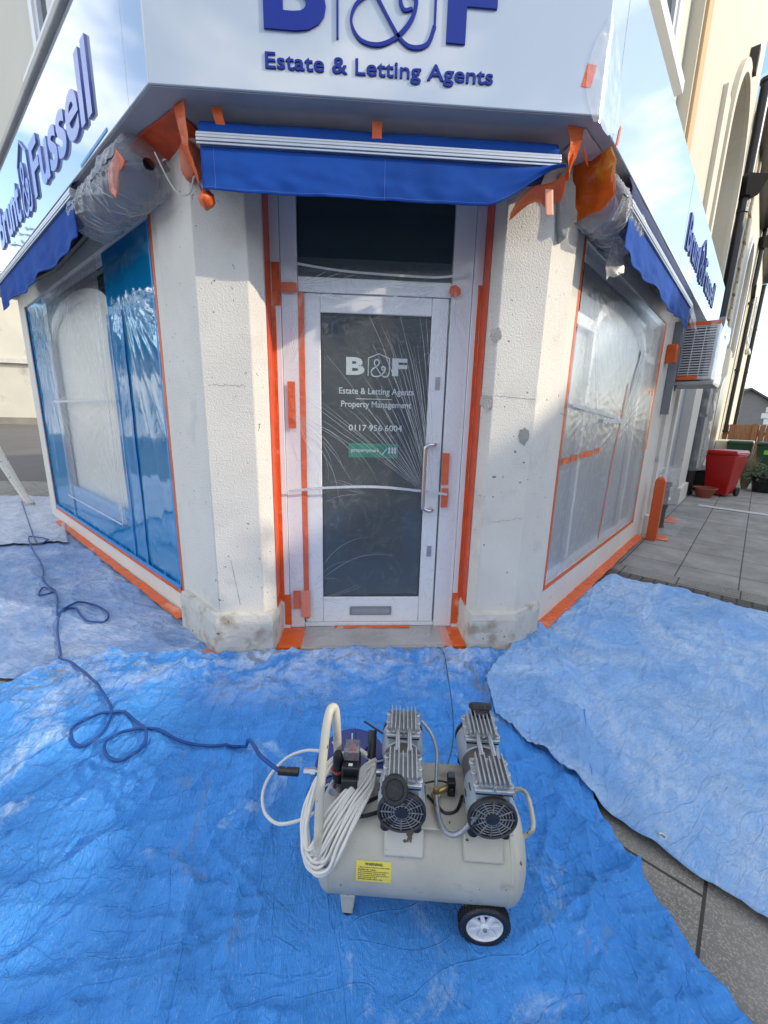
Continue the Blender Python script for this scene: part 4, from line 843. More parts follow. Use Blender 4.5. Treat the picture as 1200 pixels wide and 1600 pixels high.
# left: sheet stuck under the soffit
b = skin([[(-.80, 2.17, zs), (-.98, 2.19 + .12, zs), (-1.20, 2.52, zs)], [(-.70, 2.42, zs - .012), (-.86, 2.50, zs - .05), (-1.08, 2.70, zs - .05)]], .006, 14, 1, 26, 14)
tag(b.build('masking_paper', M_taped, smooth=True, thick=.001), 'dark orange masking sheet stuck under the soffit above the left pillar', 'masking sheet', 'orange masking sheets')
b = skin([[(-.745, 2.11, zs), (-.745, 2.13, 2.62), (-.735, 2.14, 2.55), (-.70, 2.145, 2.41)], [(-.80, 2.16, zs), (-.79, 2.20, 2.62), (-.76, 2.25, 2.52), (-.69, 2.16, 2.40)]], .012, 12, 5, 30, 10)
tag(b.build('masking_paper', M_tape, smooth=True, thick=.001), 'long orange flap hanging down the left end of the front awning', 'masking sheet', 'orange masking sheets')
b = MB(); b.lathe((-.69, 2.165, 2.345), (0.1, 0, 1), [(0, .012), (.018, .028), (.04, .036), (.062, .024), (.075, .01)], 12)
for v in b.b.verts: v.co += noise.noise_vector(v.co * 40) * .008
tag(b.build('tape_ball', M_tape, smooth=True), 'crumpled ball of orange tape dangling at the left end of the front awning', 'tape ball')
b = MB(); b.lathe((-.80, 2.315, 2.52), (0, .1, 1), [(0, .02), (.03, .05), (.11, .055), (.155, .03)], 10)
for v in b.b.verts: v.co += noise.noise_vector(v.co * 25) * .012
tag(b.build('wrapped_fitting', mat('salmon_wrap', (.62, .16, .08), .5, .12, 12, .3, 20), smooth=True), 'orange wrapped fitting under the soffit above the left pillar', 'wrapped fitting')
b = MB(); wr_ = [(-.935, 2.26, 2.60), (-.89, 2.275, 2.50), (-.845, 2.275, 2.445), (-.80, 2.28, 2.455), (-.775, 2.29, 2.53), (-.755, 2.30, 2.50), (-.72, 2.32, 2.51), (-.69, 2.33, 2.55)]
b.tube(spline(wr_, 6), .0035, 6); tag(b.build('wire', M_cable, smooth=True), 'thin white wire looping between the wrapped fittings on the left pillar', 'wire')

# right: orange wraps at the awning end
b = skin([[(.90, 2.10, zs), (.93, 2.12, 2.66), (.925, 2.13, 2.60), (.935, 2.12, 2.53)], [(.97, 2.12, zs), (.985, 2.17, 2.65), (.965, 2.19, 2.60), (.95, 2.20, 2.535)]], .016, 13, 7, 26, 12)
tag(b.build('masking_paper', M_tape, smooth=True, thick=.001), 'crumpled orange strip hanging from the soffit at the right end of the front awning', 'masking sheet', 'orange masking sheets')
b = skin([[(.935, 2.13, 2.56), (.86, 2.17, 2.53), (.76, 2.22, 2.50), (.72, 2.27, 2.44)], [(.955, 2.22, 2.49), (.90, 2.26, 2.475), (.84, 2.29, 2.50), (.735, 2.31, 2.425)]], .015, 13, 9, 26, 12)
tag(b.build('masking_paper', M_tape, smooth=True, thick=.001), 'torn orange wrap under the turned up corner of the front awning', 'masking sheet', 'orange masking sheets')
b = skin([[(.845, 2.155, 2.50), (.855, 2.16, 2.44), (.868, 2.165, 2.395)], [(.885, 2.16, 2.50), (.895, 2.165, 2.44), (.905, 2.17, 2.40)]], .003, 10, 2, 10, 5)
tag(b.build('masking_paper', mat('pink_flap', (.82, .36, .24), .5, .08, 8), smooth=True, thick=.001), 'pale pink orange tab hanging at the right end of the front awning', 'masking sheet', 'orange masking sheets')
b = skin([[(.99, 2.13, 2.66), (1.02, 2.16, 2.62)], [(1.0, 2.10, 2.60), (1.03, 2.14, 2.585)]], .006, 10, 2, 8, 5)
tag(b.build('masking_paper', M_tape, smooth=True, thick=.001), 'small bright orange corner sticking out above the right pillar', 'masking sheet', 'orange masking sheets')
b = skin([[(.985, 2.115, zs - .002), (1.17, 2.29, zs - .002)], [(.965, 2.28, zs - .006), (1.10, 2.41, zs - .006)]], .004, 16, 3, 18, 12)
tag(b.build('plastic_sheet', mat('grey_pink_film', (.52, .45, .43), .35, .06, 6, .6, 18), smooth=True), 'creased pale film under the soffit corner above the right pillar', 'plastic sheet')

# wrapped ends of the side awnings
def barrel(k, t0, t1, c, z, r, amp, f, seed, m, name, lab, cat, n=30, nv=20, sq=1.0):
    if m is M_wrap: n, nv = 120, 70
    def fn(u, v):
        a = u * 2 * math.pi; 
        if m is M_wrap:
            w_ = 2.5 * nz(u * 5, v * 3, seed)
            rg = (1 - abs(math.sin(a * 3 + v * 17 + w_))) ** 3 + .7 * (1 - abs(math.sin(a * 5 - v * 9 + w_ * 1.4))) ** 4 + .6 * (1 - abs(math.sin(v * 40 + a * 1.2 + w_))) ** 3
            rr = r * min(1, (.2 + 16 * v), .3 + 10 * (1 - v)) * (.92 + .07 * rg + .10 * nz(u * 3, v * 2.5, seed))
            return P(k, t0 + (t1 - t0) * v, c + rr * math.cos(a), z + rr * math.sin(a))
        rr = r * min(1, (.12 + 9 * v), .25 + 9 * (1 - v)) * (.9 + .1 * math.sin(v * 9))
        return P(k, t0 + (t1 - t0) * v, c + rr * math.cos(a) * sq, z + rr * math.sin(a))
    b = MB(); b.grid((fn if m is M_wrap else crumple(fn, amp, f, seed)), n, nv); o = tag(b.build(name, m, smooth=True), lab, cat)
    if m is M_wrap:
        rn = random.Random(seed); b = MB()
        for i in range(70):
            u0, v0 = rn.random(), rn.uniform(.10, .95); du, dv = rn.uniform(.08, .3), rn.uniform(-.02, .14); w_ = rn.uniform(.001, .0035); c0 = P(k, 0, c, z)
            pts = [fn((u0 + du * j / 14) % 1, min(.99, max(.01, v0 + dv * j / 14))) for j in range(15)]
            ax0 = P(k, 0, c, z); pts = [q + (q - (ax0 + k[1] * (q - ax0).dot(k[1]))).normalized() * .001 for q in pts]
            b.tube(pts, [w_ * max(.15, math.sin(math.pi * (j + .5) / 15)) for j in range(15)], 4)
        b.build('crease', film('soft_fold', .72, gl=.10, rough=.25, bs=60, bump=.2, white=(.9, .92, .95)), o, smooth=True)  # pale tubes over the wrap's folds, streak highlights put in as colour
    return o
e = barrel(Lf, 2.46, 3.2, -.96, 2.60, .095, .0, 5, 0, M_navyfab, 'awning_bracket', 'blue grey awning end inside its plastic wrap on the left', 'awning bracket')
barrel(Lf, 2.38, 3.34, -.955, 2.60, .138, .050, 11, 11, M_wrap, 'plastic_wrap', 'clear plastic wrapped like a barrel round the left awning end', 'plastic sheet', 46, 40)
b = skin([[P(Lf, 2.40, -.83, 2.62), P(Lf, 2.55, -.835, 2.585), P(Lf, 2.62, -.85, 2.52)], [P(Lf, 2.36, -.85, 2.56), P(Lf, 2.48, -.85, 2.52), P(Lf, 2.56, -.86, 2.475)]], .01, 14, 31, 14, 8)
tag(b.build('masking_paper', M_tape, smooth=True, thick=.001), 'orange strip stuck across the plastic barrel on the left', 'masking sheet', 'orange masking sheets')
b = skin([[P(Lf, 3.0, cfl + .003, 2.735), P(Lf, 2.55, cfl + .003, 2.745)], [P(Lf, 3.0, cfl + .003, 2.75), P(Lf, 2.55, cfl + .003, 2.76)]], .001, 14, 31, 14, 2)
tag(b.build('masking_tape', M_btape, thick=.001), 'thin pale blue tape holding the left plastic wrap to the sign board', 'tape')
b = skin([[P(R, 2.40, -.735, zs), P(R, 2.42, -.71, 2.60), P(R, 2.44, -.72, 2.50)], [P(R, 2.46, -.925, zs), P(R, 2.48, -.92, 2.58), P(R, 2.50, -.90, 2.47)]][::-1], .024, 13, 41, 24, 16)
tag(b.build('masking_paper', M_tapeg, smooth=True, thick=.001), 'large glossy orange sheet wrapped round the right awning end', 'masking sheet', 'orange masking sheets')
barrel(R, 2.54, 3.02, -.85, 2.55, .10, 0, 5, 0, M_navyfab, 'awning_bracket', 'dark awning end inside its plastic wrap on the right', 'awning bracket')
barrel(R, 2.50, 3.10, -.825, 2.56, .130, .040, 12, 51, M_wrap, 'plastic_wrap', 'clear plastic wrapped round the right awning end beside the glossy orange sheet', 'plastic sheet', 40, 30)
b = MB(); b.grid(crumple(lambda u, v: P(R, 2.75 + .12 * u, -.80 + .05 * u, 2.44 - .2 * v * (1 - .3 * u)), .025, 12, 61), 10, 14); tag(b.build('plastic_scrap', M_milk, smooth=True), 'limp tail of clear plastic hanging below the right awning wrap', 'plastic sheet')
def cor(u, v):   # sheet wrapped over the sign board corner
    w_ = .13 * math.sin(math.pi * min(1, v * .9 + .1)) + .015
    if u < .35: return P(F, 1.0105 - w_ * .55 * (1 - u / .35), cf + .006, 2.70 + .37 * v)
    q = (u - .35) / .65; return P(R, 2.1615 + .006 + q * w_ * 2.0, cfr + .006, 2.70 + .37 * v)
b = MB(); b.grid(foil(cor, .006, 14, 71), 28, 28); tag(b.build('plastic_sheet', M_wrap, smooth=True), 'crumpled clear plastic folded over the right corner of the sign board', 'plastic sheet')

# ------------------------------------------------------------------ plastic over door and windows
def fold_lines(b, k, o, ang0, ang1, n, L0, L1, c, wd, curve=0.0, lim=None):  # pale ribbons along the folds, drawn in place of their bright reflections
    for i in range(n):
        a = ang0 + (ang1 - ang0) * (i + random.uniform(-.4, .4)) / max(1, n - 1); s0 = random.uniform(.03, .25) * L0; L = random.uniform(L0, L1); cv = curve * random.uniform(.6, 1.4)
        pts = []; m_ = 9
        for j in range(m_ + 1):
            r_ = s0 + (L - s0) * j / m_; aa = a + cv * (j / m_) ** 2 + .012 * nz(j * .6, i)
            pts.append((o[0] + r_ * math.cos(aa), o[1] + r_ * math.sin(aa)))
        if lim: pts = [q for q in pts if lim[0] < q[0] < lim[1] and lim[2] < q[1] < lim[3]]
        if len(pts) > 3: b.ribbon(k, pts, [wd * random.uniform(.5, 1.3) * max(.12, math.sin(math.pi * (j + .6) / (len(pts) + .4))) for j in range(len(pts))], c + random.uniform(0, .002), .0004)
def sheet_grid(k, t0, t1, z0, z1, c, anchors, amp, nu, nv, seed):
    def fn(u, v):
        t = t0 + (t1 - t0) * u; z = z0 + (z1 - z0) * v; h = 0
        for (at, az, kk, fall) in anchors:
            r = math.hypot(t - at, z - az) + .02; th = math.atan2(z - az, t - at)
            h += (1 - abs(math.sin(th * kk + 2 * nz(th * 3, at)))) ** 3 * math.exp(-r / fall) * min(1, r * 6)
        h += .16 * abs(nz(t * 5 + seed, z * 2.5)) + .06 * nz(t * 15, z * 8 + seed)
        edge = min(1, 12 * min(u, 1 - u), 14 * min(v, 1 - v) + .1)
        return P(k, t, c + amp * h * edge, z)
    return MB().grid(fn, nu, nv)
cs = yD + .060
b = sheet_grid(F, -.44, .62, .09, 2.30, cs, [(.42, .98, 26, .5), (-.40, 1.45, 22, .35), (.45, 2.14, 20, .4), (-.38, 2.12, 16, .3), (-.38, .25, 14, .3)], .010, 110, 220, 1)
ds = tag(empty('plastic_sheet', (.1, 2.56, .1)), 'clear plastic sheet taped over the front door with creases fanning from the handle', 'plastic sheet')
b.build('film', M_clear, ds, smooth=True)
b = MB(); lim = (-.40, .60, .10, 2.28); cf2 = cs + .011
fold_lines(b, F, (.43, .98), 1.62, 2.5, 26, .35, 1.1, cf2, .0024, .05, lim)
fold_lines(b, F, (.47, .98), 1.64, 1.95, 13, .8, 1.2, cf2 + .001, .0026, .04, lim)
fold_lines(b, F, (-.41, 1.47), -1.05, -.35, 13, .25, .7, cf2, .0022, -.22, lim)
fold_lines(b, F, (-.41, 1.7), 1.1, 1.45, 5, .15, .5, cf2, .003, 0, lim)
fold_lines(b, F, (-.30, .35), .7, 1.2, 4, .15, .6, cf2, .0014, -.4, lim)
fold_lines(b, F, (-.25, .28), -.3, .3, 6, .1, .3, cf2, .0018, .1, lim)
fold_lines(b, F, (.45, 2.17), 2.9, 3.6, 9, .15, .5, cf2, .0035, .1, lim)
fold_lines(b, F, (-.36, 2.16), -.4, .3, 8, .1, .5, cf2, .003, .1, lim)
fold_lines(b, F, (.54, 2.15), -2.0, -1.2, 14, .1, .5, cf2, .003, .1, lim)
fold_lines(b, F, (0.05, .98), 2.5, 3.1, 5, .15, .3, cf2, .0016, .2, lim)
b.build('crease', M_fold, ds)
b = MB(); b.ribbon(F, [(p[0], p[1]) for p in spline([(-.425, .995), (-.2, 1.02), (.1, 1.03), (.35, 1.012), (.56, .988)], 6)], [.016 + .005 * nz(i, 2) for i in range(25)], cf2 + .004, .001); b.build('hem', M_foldw, ds)
b = MB(); b.ribbon(F, [(p[0], p[1]) for p in spline([(-.36, 2.262), (-.1, 2.235), (.2, 2.225), (.45, 2.225), (.62, 2.255)], 6)], [.012 + .004 * nz(i, 2) for i in range(25)], cf2 + .004, .001)
b.build('hem', M_foldw, ds)
b = MB(); b.grid(crumple(lambda u, v: Vector((-.345 + .95 * u, 2.57 - .262 * v - .03 * math.sin(u * 3.1) * (v > .95), .068 + .012 * v * 0 - (.05 * max(0, v - .93) / .07))), .006, 9, 81), 60, 22)
b2 = tag(b.build('plastic_sheet', M_mid, smooth=True), 'clear plastic draped over the concrete door step', 'plastic sheet')

# left window: blue film, then a clear sheet over the arched middle
M_blue = film('blue_film', .16, tint=(.02, .33, .78), white=(.01, .43, .90), gl=.05, rough=.05, bs=2.2, bump=.10, crease=.12, frk=.42)
bf = tag(empty('blue_film', P(Lf, 4.7, cL, .2)), 'glossy blue protective film stretched over the left shop window', 'protective film')
b = sheet_grid(Lf, 2.875, 3.80, .215, 2.56, cL - .012, [(3.5, 2.3, 14, 1.6), (3.3, .25, 5, .6)], .006, 40, 90, 3); b.build('film_strip', M_blue, bf, smooth=True)
b = sheet_grid(Lf, 5.66, 6.6, .215, 2.56, cL - .012, [(6.1, 2.3, 12, 1.6)], .006, 40, 90, 6); b.build('film_strip', M_blue, bf, smooth=True)
b = sheet_grid(Lf, 3.80, 5.66, .215, .62, cL - .012, [], .008, 60, 14, 8); b.build('film_strip', M_blue, bf, smooth=True)
b = MB()
for t in (3.80, 3.52, 5.70): b = MB(); b.ribbon(Lf, [(t + .012 * nz(i * .4, t), .23 + i * .12) for i in range(17)], [.05 + .02 * nz(i, t) for i in range(17)], cL - .002, .0008); b.build('film_overlap', mat('bright_blue_film', (.02, .22, .55), .2, .2, 4, coat=.5), bf)
b = MB(); b.ribbon(Lf, [(2.89 + i * .1, .235) for i in range(38)], [.035 + .012 * nz(i * .8, 3) for i in range(38)], cL + .004, .001); b.ribbon(Lf, [(2.885, .24 + i * .1) for i in range(24)], [.02 + .012 * nz(i * .8, 5) for i in range(24)], cL + .0045, .001); b.ribbon(Lf, [(6.59, .24 + i * .1) for i in range(24)], [.03 + .012 * nz(i * .8, 7) for i in range(24)], cL + .0045, .001)
for i in range(60):
    t = random.choice([random.uniform(2.92, 4.6), random.uniform(4.6, 6.5)]); b.ribbon(Lf, [(t, .25), (t + random.uniform(-.03, .03), .25 + random.uniform(.02, .06))], [.012, .001], cL + .006, .0008)
tag(b.build('blue_tape', M_btape), 'torn bright blue tape edging the film along the left window', 'tape')
ls = tag(empty('plastic_sheet', P(Lf, 4.8, cL, .5)), 'milky clear plastic sheet taped over the arched middle of the left window', 'plastic sheet')
b = sheet_grid(Lf, 3.88, 5.72, .50, 2.54, cL + .008, [(4.0, 1.5, 16, .5), (5.6, 1.5, 16, .5), (4.8, 2.5, 14, .5), (3.95, .6, 14, .5)], .010, 90, 110, 12); b.build('film', M_milk, ls, smooth=True)
b = MB(); lim = (3.86, 5.74, .5, 2.56); cc = cL + .034
fold_lines(b, Lf, (3.90, 1.50), .4, 2.4 - .9, 12, .15, .6, cc, .006, .2, lim); fold_lines(b, Lf, (4.8, 2.6), -2.6, -.5, 22, .2, .8, cc, .006, .1, lim); fold_lines(b, Lf, (5.68, 1.45), 2.0, 4.0, 12, .2, .7, cc, .006, .2, lim); fold_lines(b, Lf, (3.92, .55), 1.3, 2.0, 10, .2, .7, cc, .006, .1, lim)
b.build('crease', M_fold, ls)
b = MB(); b.ribbon(Lf, [(3.9 + i * .1, 1.52 + .03 * nz(i, 1)) for i in range(19)], .022, cc + .002, .001); b.build('hem', M_foldw, ls); b = MB(); b.ribbon(Lf, [(3.885 + .02 * nz(i, 4), .52 + i * .1) for i in range(18)], .02, cc + .002, .001); b.build('hem', M_foldw, ls); b = MB(); b.ribbon(Lf, [(3.9 + i * .1, .505 + .02 * nz(i, 9)) for i in range(19)], .016, cc + .002, .001); b.build('hem', M_foldw, ls)

# right window: clear sheet
rs = tag(empty('plastic_sheet', P(R, 4.2, cR, .3)), 'clear plastic sheet taped over the right shop window, bunched in the middle', 'plastic sheet')
b = sheet_grid(R, 2.83, 5.55, .33, 2.48, cR + .006, [(4.35, 1.45, 26, .5), (3.3, 1.55, 20, .45), (4.9, 2.3, 18, .6), (3.1, 2.3, 12, .4), (3.6, 1.2, 16, .3)], .009, 150, 130, 21); b.build('film', M_mid, rs, smooth=True)
b = MB(); lim = (2.85, 5.52, .36, 2.45); cc = cR + .026
fold_lines(b, R, (4.35, 1.45), 0, 6.28, 22, .15, .75, cc, .006, .1, lim); fold_lines(b, R, (3.35, 1.55), -2.6, -.4, 14, .1, .5, cc, .005, .1, lim); fold_lines(b, R, (3.1, 2.15), -2.2, -.9, 14, .2, .7, cc, .005, .1, lim); fold_lines(b, R, (4.95, 2.2), -2.6, -1.2, 13, .2, 1.0, cc, .006, .12, lim); fold_lines(b, R, (4.1, .5), .9, 1.9, 10, .4, .9, cc, .006, .1, lim)
b.build('crease', M_fold, rs)
b = MB(); b.ribbon(R, [(2.85 + i * .1, 1.56 - .035 * abs(nz(i, 1)) - .006 * i) for i in range(13)], .026, cc + .002, .001); b.build('hem', M_foldw, rs); b = MB(); b.ribbon(R, [(3.6 + i * .05, 1.46 + .03 * nz(i * .8, 1)) for i in range(15)], .035, cc + .002, .001); b.build('hem', M_foldw, rs)
b = MB(); b.ribbon(R, [(4.35 + i * .03, 1.5 + i * .06 + .03 * nz(i, 5)) for i in range(11)], [.05 + .04 * nz(i, 3) for i in range(11)], cc + .002, .001); b.build('hem', M_foldw, rs)

# ------------------------------------------------------------------ tarpaulins
def ridge(x, y, sx, sy, ang, seed):
    c_, s_ = math.cos(ang), math.sin(ang); u = (x * c_ + y * s_) * sx; v = (-x * s_ + y * c_) * sy
    return max(0, 1 - abs(nz(u, v, seed)) * 4.2) ** 2
def thin(x, y, sx, sy, ang, seed, wd=.10):
    c_, s_ = math.cos(ang), math.sin(ang); n_ = abs(nz((x * c_ + y * s_) * sx, (-x * s_ + y * c_) * sy, seed)) / wd
    return max(0, 1 - n_)
def in_mid(x, y):
    B = [(-.9, 1.45), (.1, 1.16), (.634, .953), (.83, .925), (.985, .91), (1.24, .91), (1.7, 1.12), (2.1, 1.25), (2.4, 1.3)]
    y = min(max(y, -.89), 2.39)
    for (a, p), (b_, q) in zip(B, B[1:]):
        if a <= y <= b_: xb = p + (q - p) * (y - a) / (b_ - a); break
    f = min(1, max(0, (xb - x) / .10 + .6)); return f * f * (3 - 2 * f)
def folds(x, y, ang, sp):
    c_, s_ = math.cos(ang), math.sin(ang); h = 0
    for u in ((x * c_ + y * s_) + .012 * nz(x * 2, y * 2, 8), (-x * s_ + y * c_) * .8 + .012 * nz(x * 2, y * 2, 9)):
        d = abs((u / sp) % 1 - .5) * sp; k_ = int(u // sp) % 2
        h += max(0, 1 - d / .016) * (.006 if k_ else -.004) + max(0, 1 - d / .09) * .004
    return h
def facet(x, y, sc_, ang, asp, seed):
    c_, s_ = math.cos(ang), math.sin(ang); u = (x * c_ + y * s_) * sc_ + .35 * nz(x * 2.1, y * 2.1, seed); v = (-x * s_ + y * c_) * sc_ * asp + .35 * nz(x * 2.1, y * 2.1, seed + 5)
    return noise.voronoi(Vector((u, v, seed)))[0][0]
def base_h(x, y):   # shared lie of the sheets so that upper ones stay above lower ones
    return .006 + .010 * (.5 + .5 * nz(x * 1.2, y * 1.2, 2)) 
def coons(A, B, Cc, D, off, fn_h, nu, nv):
    """A: bottom (u), B: top (u), Cc: left (v), D: right (v); polylines of xy"""
    def at(Q, t): x = t * (len(Q) - 1); i = min(int(x), len(Q) - 2); f = x - i; return (Q[i][0] * (1 - f) + Q[i + 1][0] * f, Q[i][1] * (1 - f) + Q[i + 1][1] * f)
    def f(u, v):
        a, b_, c_, d = at(A, u), at(B, u), at(Cc, v), at(D, v); q = []
        for i in (0, 1): q.append((1 - v) * a[i] + v * b_[i] + (1 - u) * c_[i] + u * d[i] - ((1 - u) * (1 - v) * A[0][i] + u * (1 - v) * A[-1][i] + (1 - u) * v * B[0][i] + u * v * B[-1][i]))
        x, y = q; x += .006 * nz(x * 9, y * 9, 5); y += .006 * nz(x * 9, y * 9, 6)
        return Vector((x, y, base_h(x, y) + off + fn_h(x, y, u, v)))
    return MB().grid(f, nu, nv)
def flatten(x, y):   # the compressor presses the sheet down
    r = math.hypot((x - .17) / .42, (y - .97) / .30); return min(1, max(.08, (r - .75) * 2.2))
def h_mid(x, y, u, v):
    h = .024 * ridge(x, y, .9, 2.2, .5, 1) + .016 * ridge(x, y, 2.0, 4.5, 1.15, 4) + .011 * ridge(x, y, 3, 6, -.5, 7) + .002 * ridge(x, y, 9, 12, .3, 9)
    h += folds(x, y, .12, .46) + .003 * facet(x, y, 2.2, .9, 1.5, 1) + .010 * thin(x, y, .8, 1.9, .55, 71, .07) + .009 * thin(x, y, 1.3, 2.6, 1.25, 72, .08) + .008 * thin(x, y, 1.1, 2.8, -.4, 73, .08) + .005 * thin(x, y, 3, 6, 1.4, 74, .12) + .004 * thin(x, y, 4, 8, .3, 75, .12)
    h += .007 * ridge(x, y, 2.2, 13, 1.45, 41) + .005 * ridge(x, y, 5, 22, 1.3, 43) + .004 * ridge(x, y, 4, 18, .2, 45) + .010 * ridge(x, y, 1.1, 5.5, .15, 47)
    if x > .45: h += .02 * ridge(x, y, 1.2, 5.0, -1.0, 12)
    h += .02 * max(0, 1 - abs(y - 2.08 - .05 * nz(x * 2, 0)) / .05) * (.6 + .4 * nz(x * 4, 3))
    return h * flatten(x, y)
def h_right(x, y, u, v):
    h = folds(x, y, -.62, .42) + .002 * facet(x, y, 2.2, -.7, 1.5, 3) + .010 * thin(x, y, .8, 1.9, -.75, 81, .07) + .009 * thin(x, y, 1.2, 2.6, -.3, 82, .08) + .008 * thin(x, y, 1.1, 2.8, .7, 83, .08) + .005 * thin(x, y, 3, 6, -.9, 84, .12) + .004 * thin(x, y, 4, 8, .2, 85, .12) + .022 * ridge(x, y, .8, 2.2, -.75, 21) + .014 * ridge(x, y, 1.4, 4.0, -.35, 24) + .008 * ridge(x, y, 3, 7, .9, 27) + .0015 * ridge(x, y, 9, 12, .3, 29) + .004 * ridge(x, y, 2.2, 13, -.9, 51) + .0025 * ridge(x, y, 5, 22, -.5, 53) + .009 * ridge(x, y, 1.2, 5.5, .6, 57)
    m_ = in_mid(x, y)
    return h * (.75 - .35 * m_) + (m_ * (h_mid(x, y, 0, 0) + .034) if m_ > 0 else 0)
def h_left(x, y, u, v):
    return .007 * facet(x, y, 2.2, -.3, 1.5, 6) + .009 * thin(x, y, .8, 1.9, -.4, 91, .07) + .007 * thin(x, y, 1.6, 3.2, .5, 92, .09) + .005 * thin(x, y, 3, 6, -.9, 93, .12) + .022 * ridge(x, y, .9, 2.0, -.5, 31) + .012 * ridge(x, y, 2, 4.0, -.9, 34) + .006 * ridge(x, y, 4, 9, .2, 37) + .006 * ridge(x, y, 2.2, 13, -.3, 61) + .004 * ridge(x, y, 5, 20, -1.0, 63)
M_tl = tarp_mat('tarp_left', (.18, .29, .52), (.50, .57, .70), .42, .22, (.16, .16, .17), .4)
M_tp = tarp_mat('tarp_far', (.34, .39, .50), (.62, .65, .70), .36, .2, (.18, .19, .20), .2)
M_tm = tarp_mat('tarp_front', (.05, .262, .68), (.50, .65, .82), .585, .10, (.20, .23, .27), 1.5, True)
M_tr = tarp_mat('tarp_right', (.20, .40, .72), (.58, .70, .83), .42, .24, (.28, .34, .44), -.6)
b = coons([(-.55, 1.95), (-1.9, 2.1), (-4.2, 2.2)], [lp(2.72, cL - .01), lp(4.5, cL + .005), lp(6.2, cL + .01)][:3], [(-.55, 1.95), (-.80, 2.33), (-1.0, 2.52), (lp(2.72, cL - .01))], [(-4.2, 2.2), (-5.6, 3.6), lp(6.2, cL + .02)], .002, h_left, 180, 150)
tag(b.build('tarpaulin', M_tl, smooth=True, thick=.0008), 'faded lilac blue tarpaulin spread along the foot of the left wall', 'tarpaulin', 'blue tarpaulins')
b = coons([(-3.1, 4.45), (-4.2, 4.25), (-5.9, 3.4)], [(-4.95, 6.85), (-6.1, 6.9), (-7.8, 6.7)], [(-3.1, 4.45), (-3.9, 5.6), (-4.95, 6.85)], [(-5.9, 3.4), (-7, 5), (-7.8, 6.7)], .030, h_left, 90, 90)
tag(b.build('tarpaulin', M_tp, smooth=True, thick=.0008), 'dusty whitened tarpaulin at the far left end of the shop wall', 'tarpaulin', 'blue tarpaulins')
b = coons([(-2.6, -.9), (-1.0, -.9), (.5, -.9), (1.45, -.9)], [(-1.72, 2.22), (-1.28, 2.305), (-.82, 2.285), (-.5, 2.30), (.2, 2.31), (.7, 2.285), (1.0, 2.26), (1.25, 2.1)], [(-2.6, -.9), (-2.2, .8), (-1.72, 2.22)], [(1.45, -.9), (1.16, .1), (.953, .634), (.925, .83), (.90, .95), (.91, .985), (.905, 1.09), (.91, 1.24), (1.12, 1.7), (1.25, 2.1)], .030, h_mid, 380, 330)
tag(b.build('tarpaulin', M_tm, smooth=True, thick=.0008), 'vivid blue tarpaulin under the air compressor in front of the door', 'tarpaulin', 'blue tarpaulins')
b = coons([(.665, 1.66), (.735, 1.53), (.83, 1.40), (.92, 1.26), (1.03, 1.10), (1.13, .975), (1.24, .85), (2.1, -.1)], [lp(2.70, cR + .03, R), lp(3.4, cR + .04, R), lp(4.25, cR + .12, R)], [(.665, 1.66), (.70, 1.95), (.90, 2.21), lp(2.70, cR + .03, R)], [(2.1, -.1), (3.3, 1.6), (3.6, 2.3), (2.9, 3.15), lp(4.25, cR + .12, R)], .012, h_right, 340, 300)
tag(b.build('tarpaulin', M_tr, smooth=True, thick=.0008), 'pale overspray dusted blue tarpaulin spread along the right wall', 'tarpaulin', 'blue tarpaulins')
for (x, y, z) in ((1.085, 1.105, .04), (.16, 2.265, .062)):
    b = MB(); b.ring((x, y, z), (0, 0, 1), .012, .004, 18, 6); tag(b.build('eyelet', M_alu, smooth=True), 'metal eyelet on the edge of the %s tarpaulin' % ('pale right' if x > 1 else 'vivid front'), 'eyelet')

# ------------------------------------------------------------------ air compressor
cp = tag(empty('air_compressor', P(K, 0, 0, 0)), 'cream twin motor air compressor with wheels on the blue tarpaulin', 'air compressor')
def kp(X, Y, Z): return P(K, X, Y, Z)
zt, RT, HL = .243, .142, .305; xa = Vector(K[1]); ya = Vector(K[2]); up_ = Vector((0, 0, 1))
prof = [(-HL - .0, .0)] + [(-HL + .055 * (1 - math.cos(a)), RT * math.sin(a)) for a in [math.radians(q) for q in (20, 40, 55, 68, 78, 86)]] + [(-HL + .058, RT)]
prof2 = prof + [(-.262 + .012, RT), (-.262 + .014, RT + .0015), (-.262 + .018, RT + .0015), (-.262 + .02, RT), (.238, RT), (.24, RT + .002), (.246, RT + .002), (.248, RT)] + [(-h, r) for h, r in prof[::-1]]
prof2 = sorted(prof2, key=lambda q: q[0])
b = MB(); b.lathe(kp(0, 0, zt), xa, prof2, 56); tank = b.build('tank', M_tank, cp, smooth=True)
# yellow warning label wrapped on the tank
def onT(X, a, r=RT): return kp(X, -r * math.sin(a), zt + r * math.cos(a))
a0, a1 = 1.12, 1.50
b = MB(); b.grid(lambda u, v: onT(-.172 + .095 * u, a0 + (a1 - a0) * v, RT + .0012), 6, 12); lab = b.build('warning_label', M_yel, cp, smooth=True)
def tank_text(body, X0, X1, aa, ab, name='label_lettering'):
    o = text(I, body, X0, X1, 0, 1, 0, .0006, name, M_ink, None, offset=.01)
    for v in o.data.vertices:
        a = ab + (aa - ab) * v.co.z; v.co = onT(v.co.x, a, RT + .0016 + v.co.y)
    adopt(o, lab)
tank_text('WARNING:', -.148, -.100, a0 + .03, a0 + .075)
for i, (s_, x1) in enumerate((('1. Ensure the air pressure on tank is Bled', -.082), ('before use.', -.118), ('2. Do not adjust the maximum air pressure', -.084), ('above the factory setting of 100lb.', -.092), ('3. Do not use the compressor to power a', -.084), ('jet washer or', -.115), ('similar after the unit', -.1))):
    tank_text(s_, -.166, x1, a0 + .10 + i * .036, a0 + .118 + i * .036)
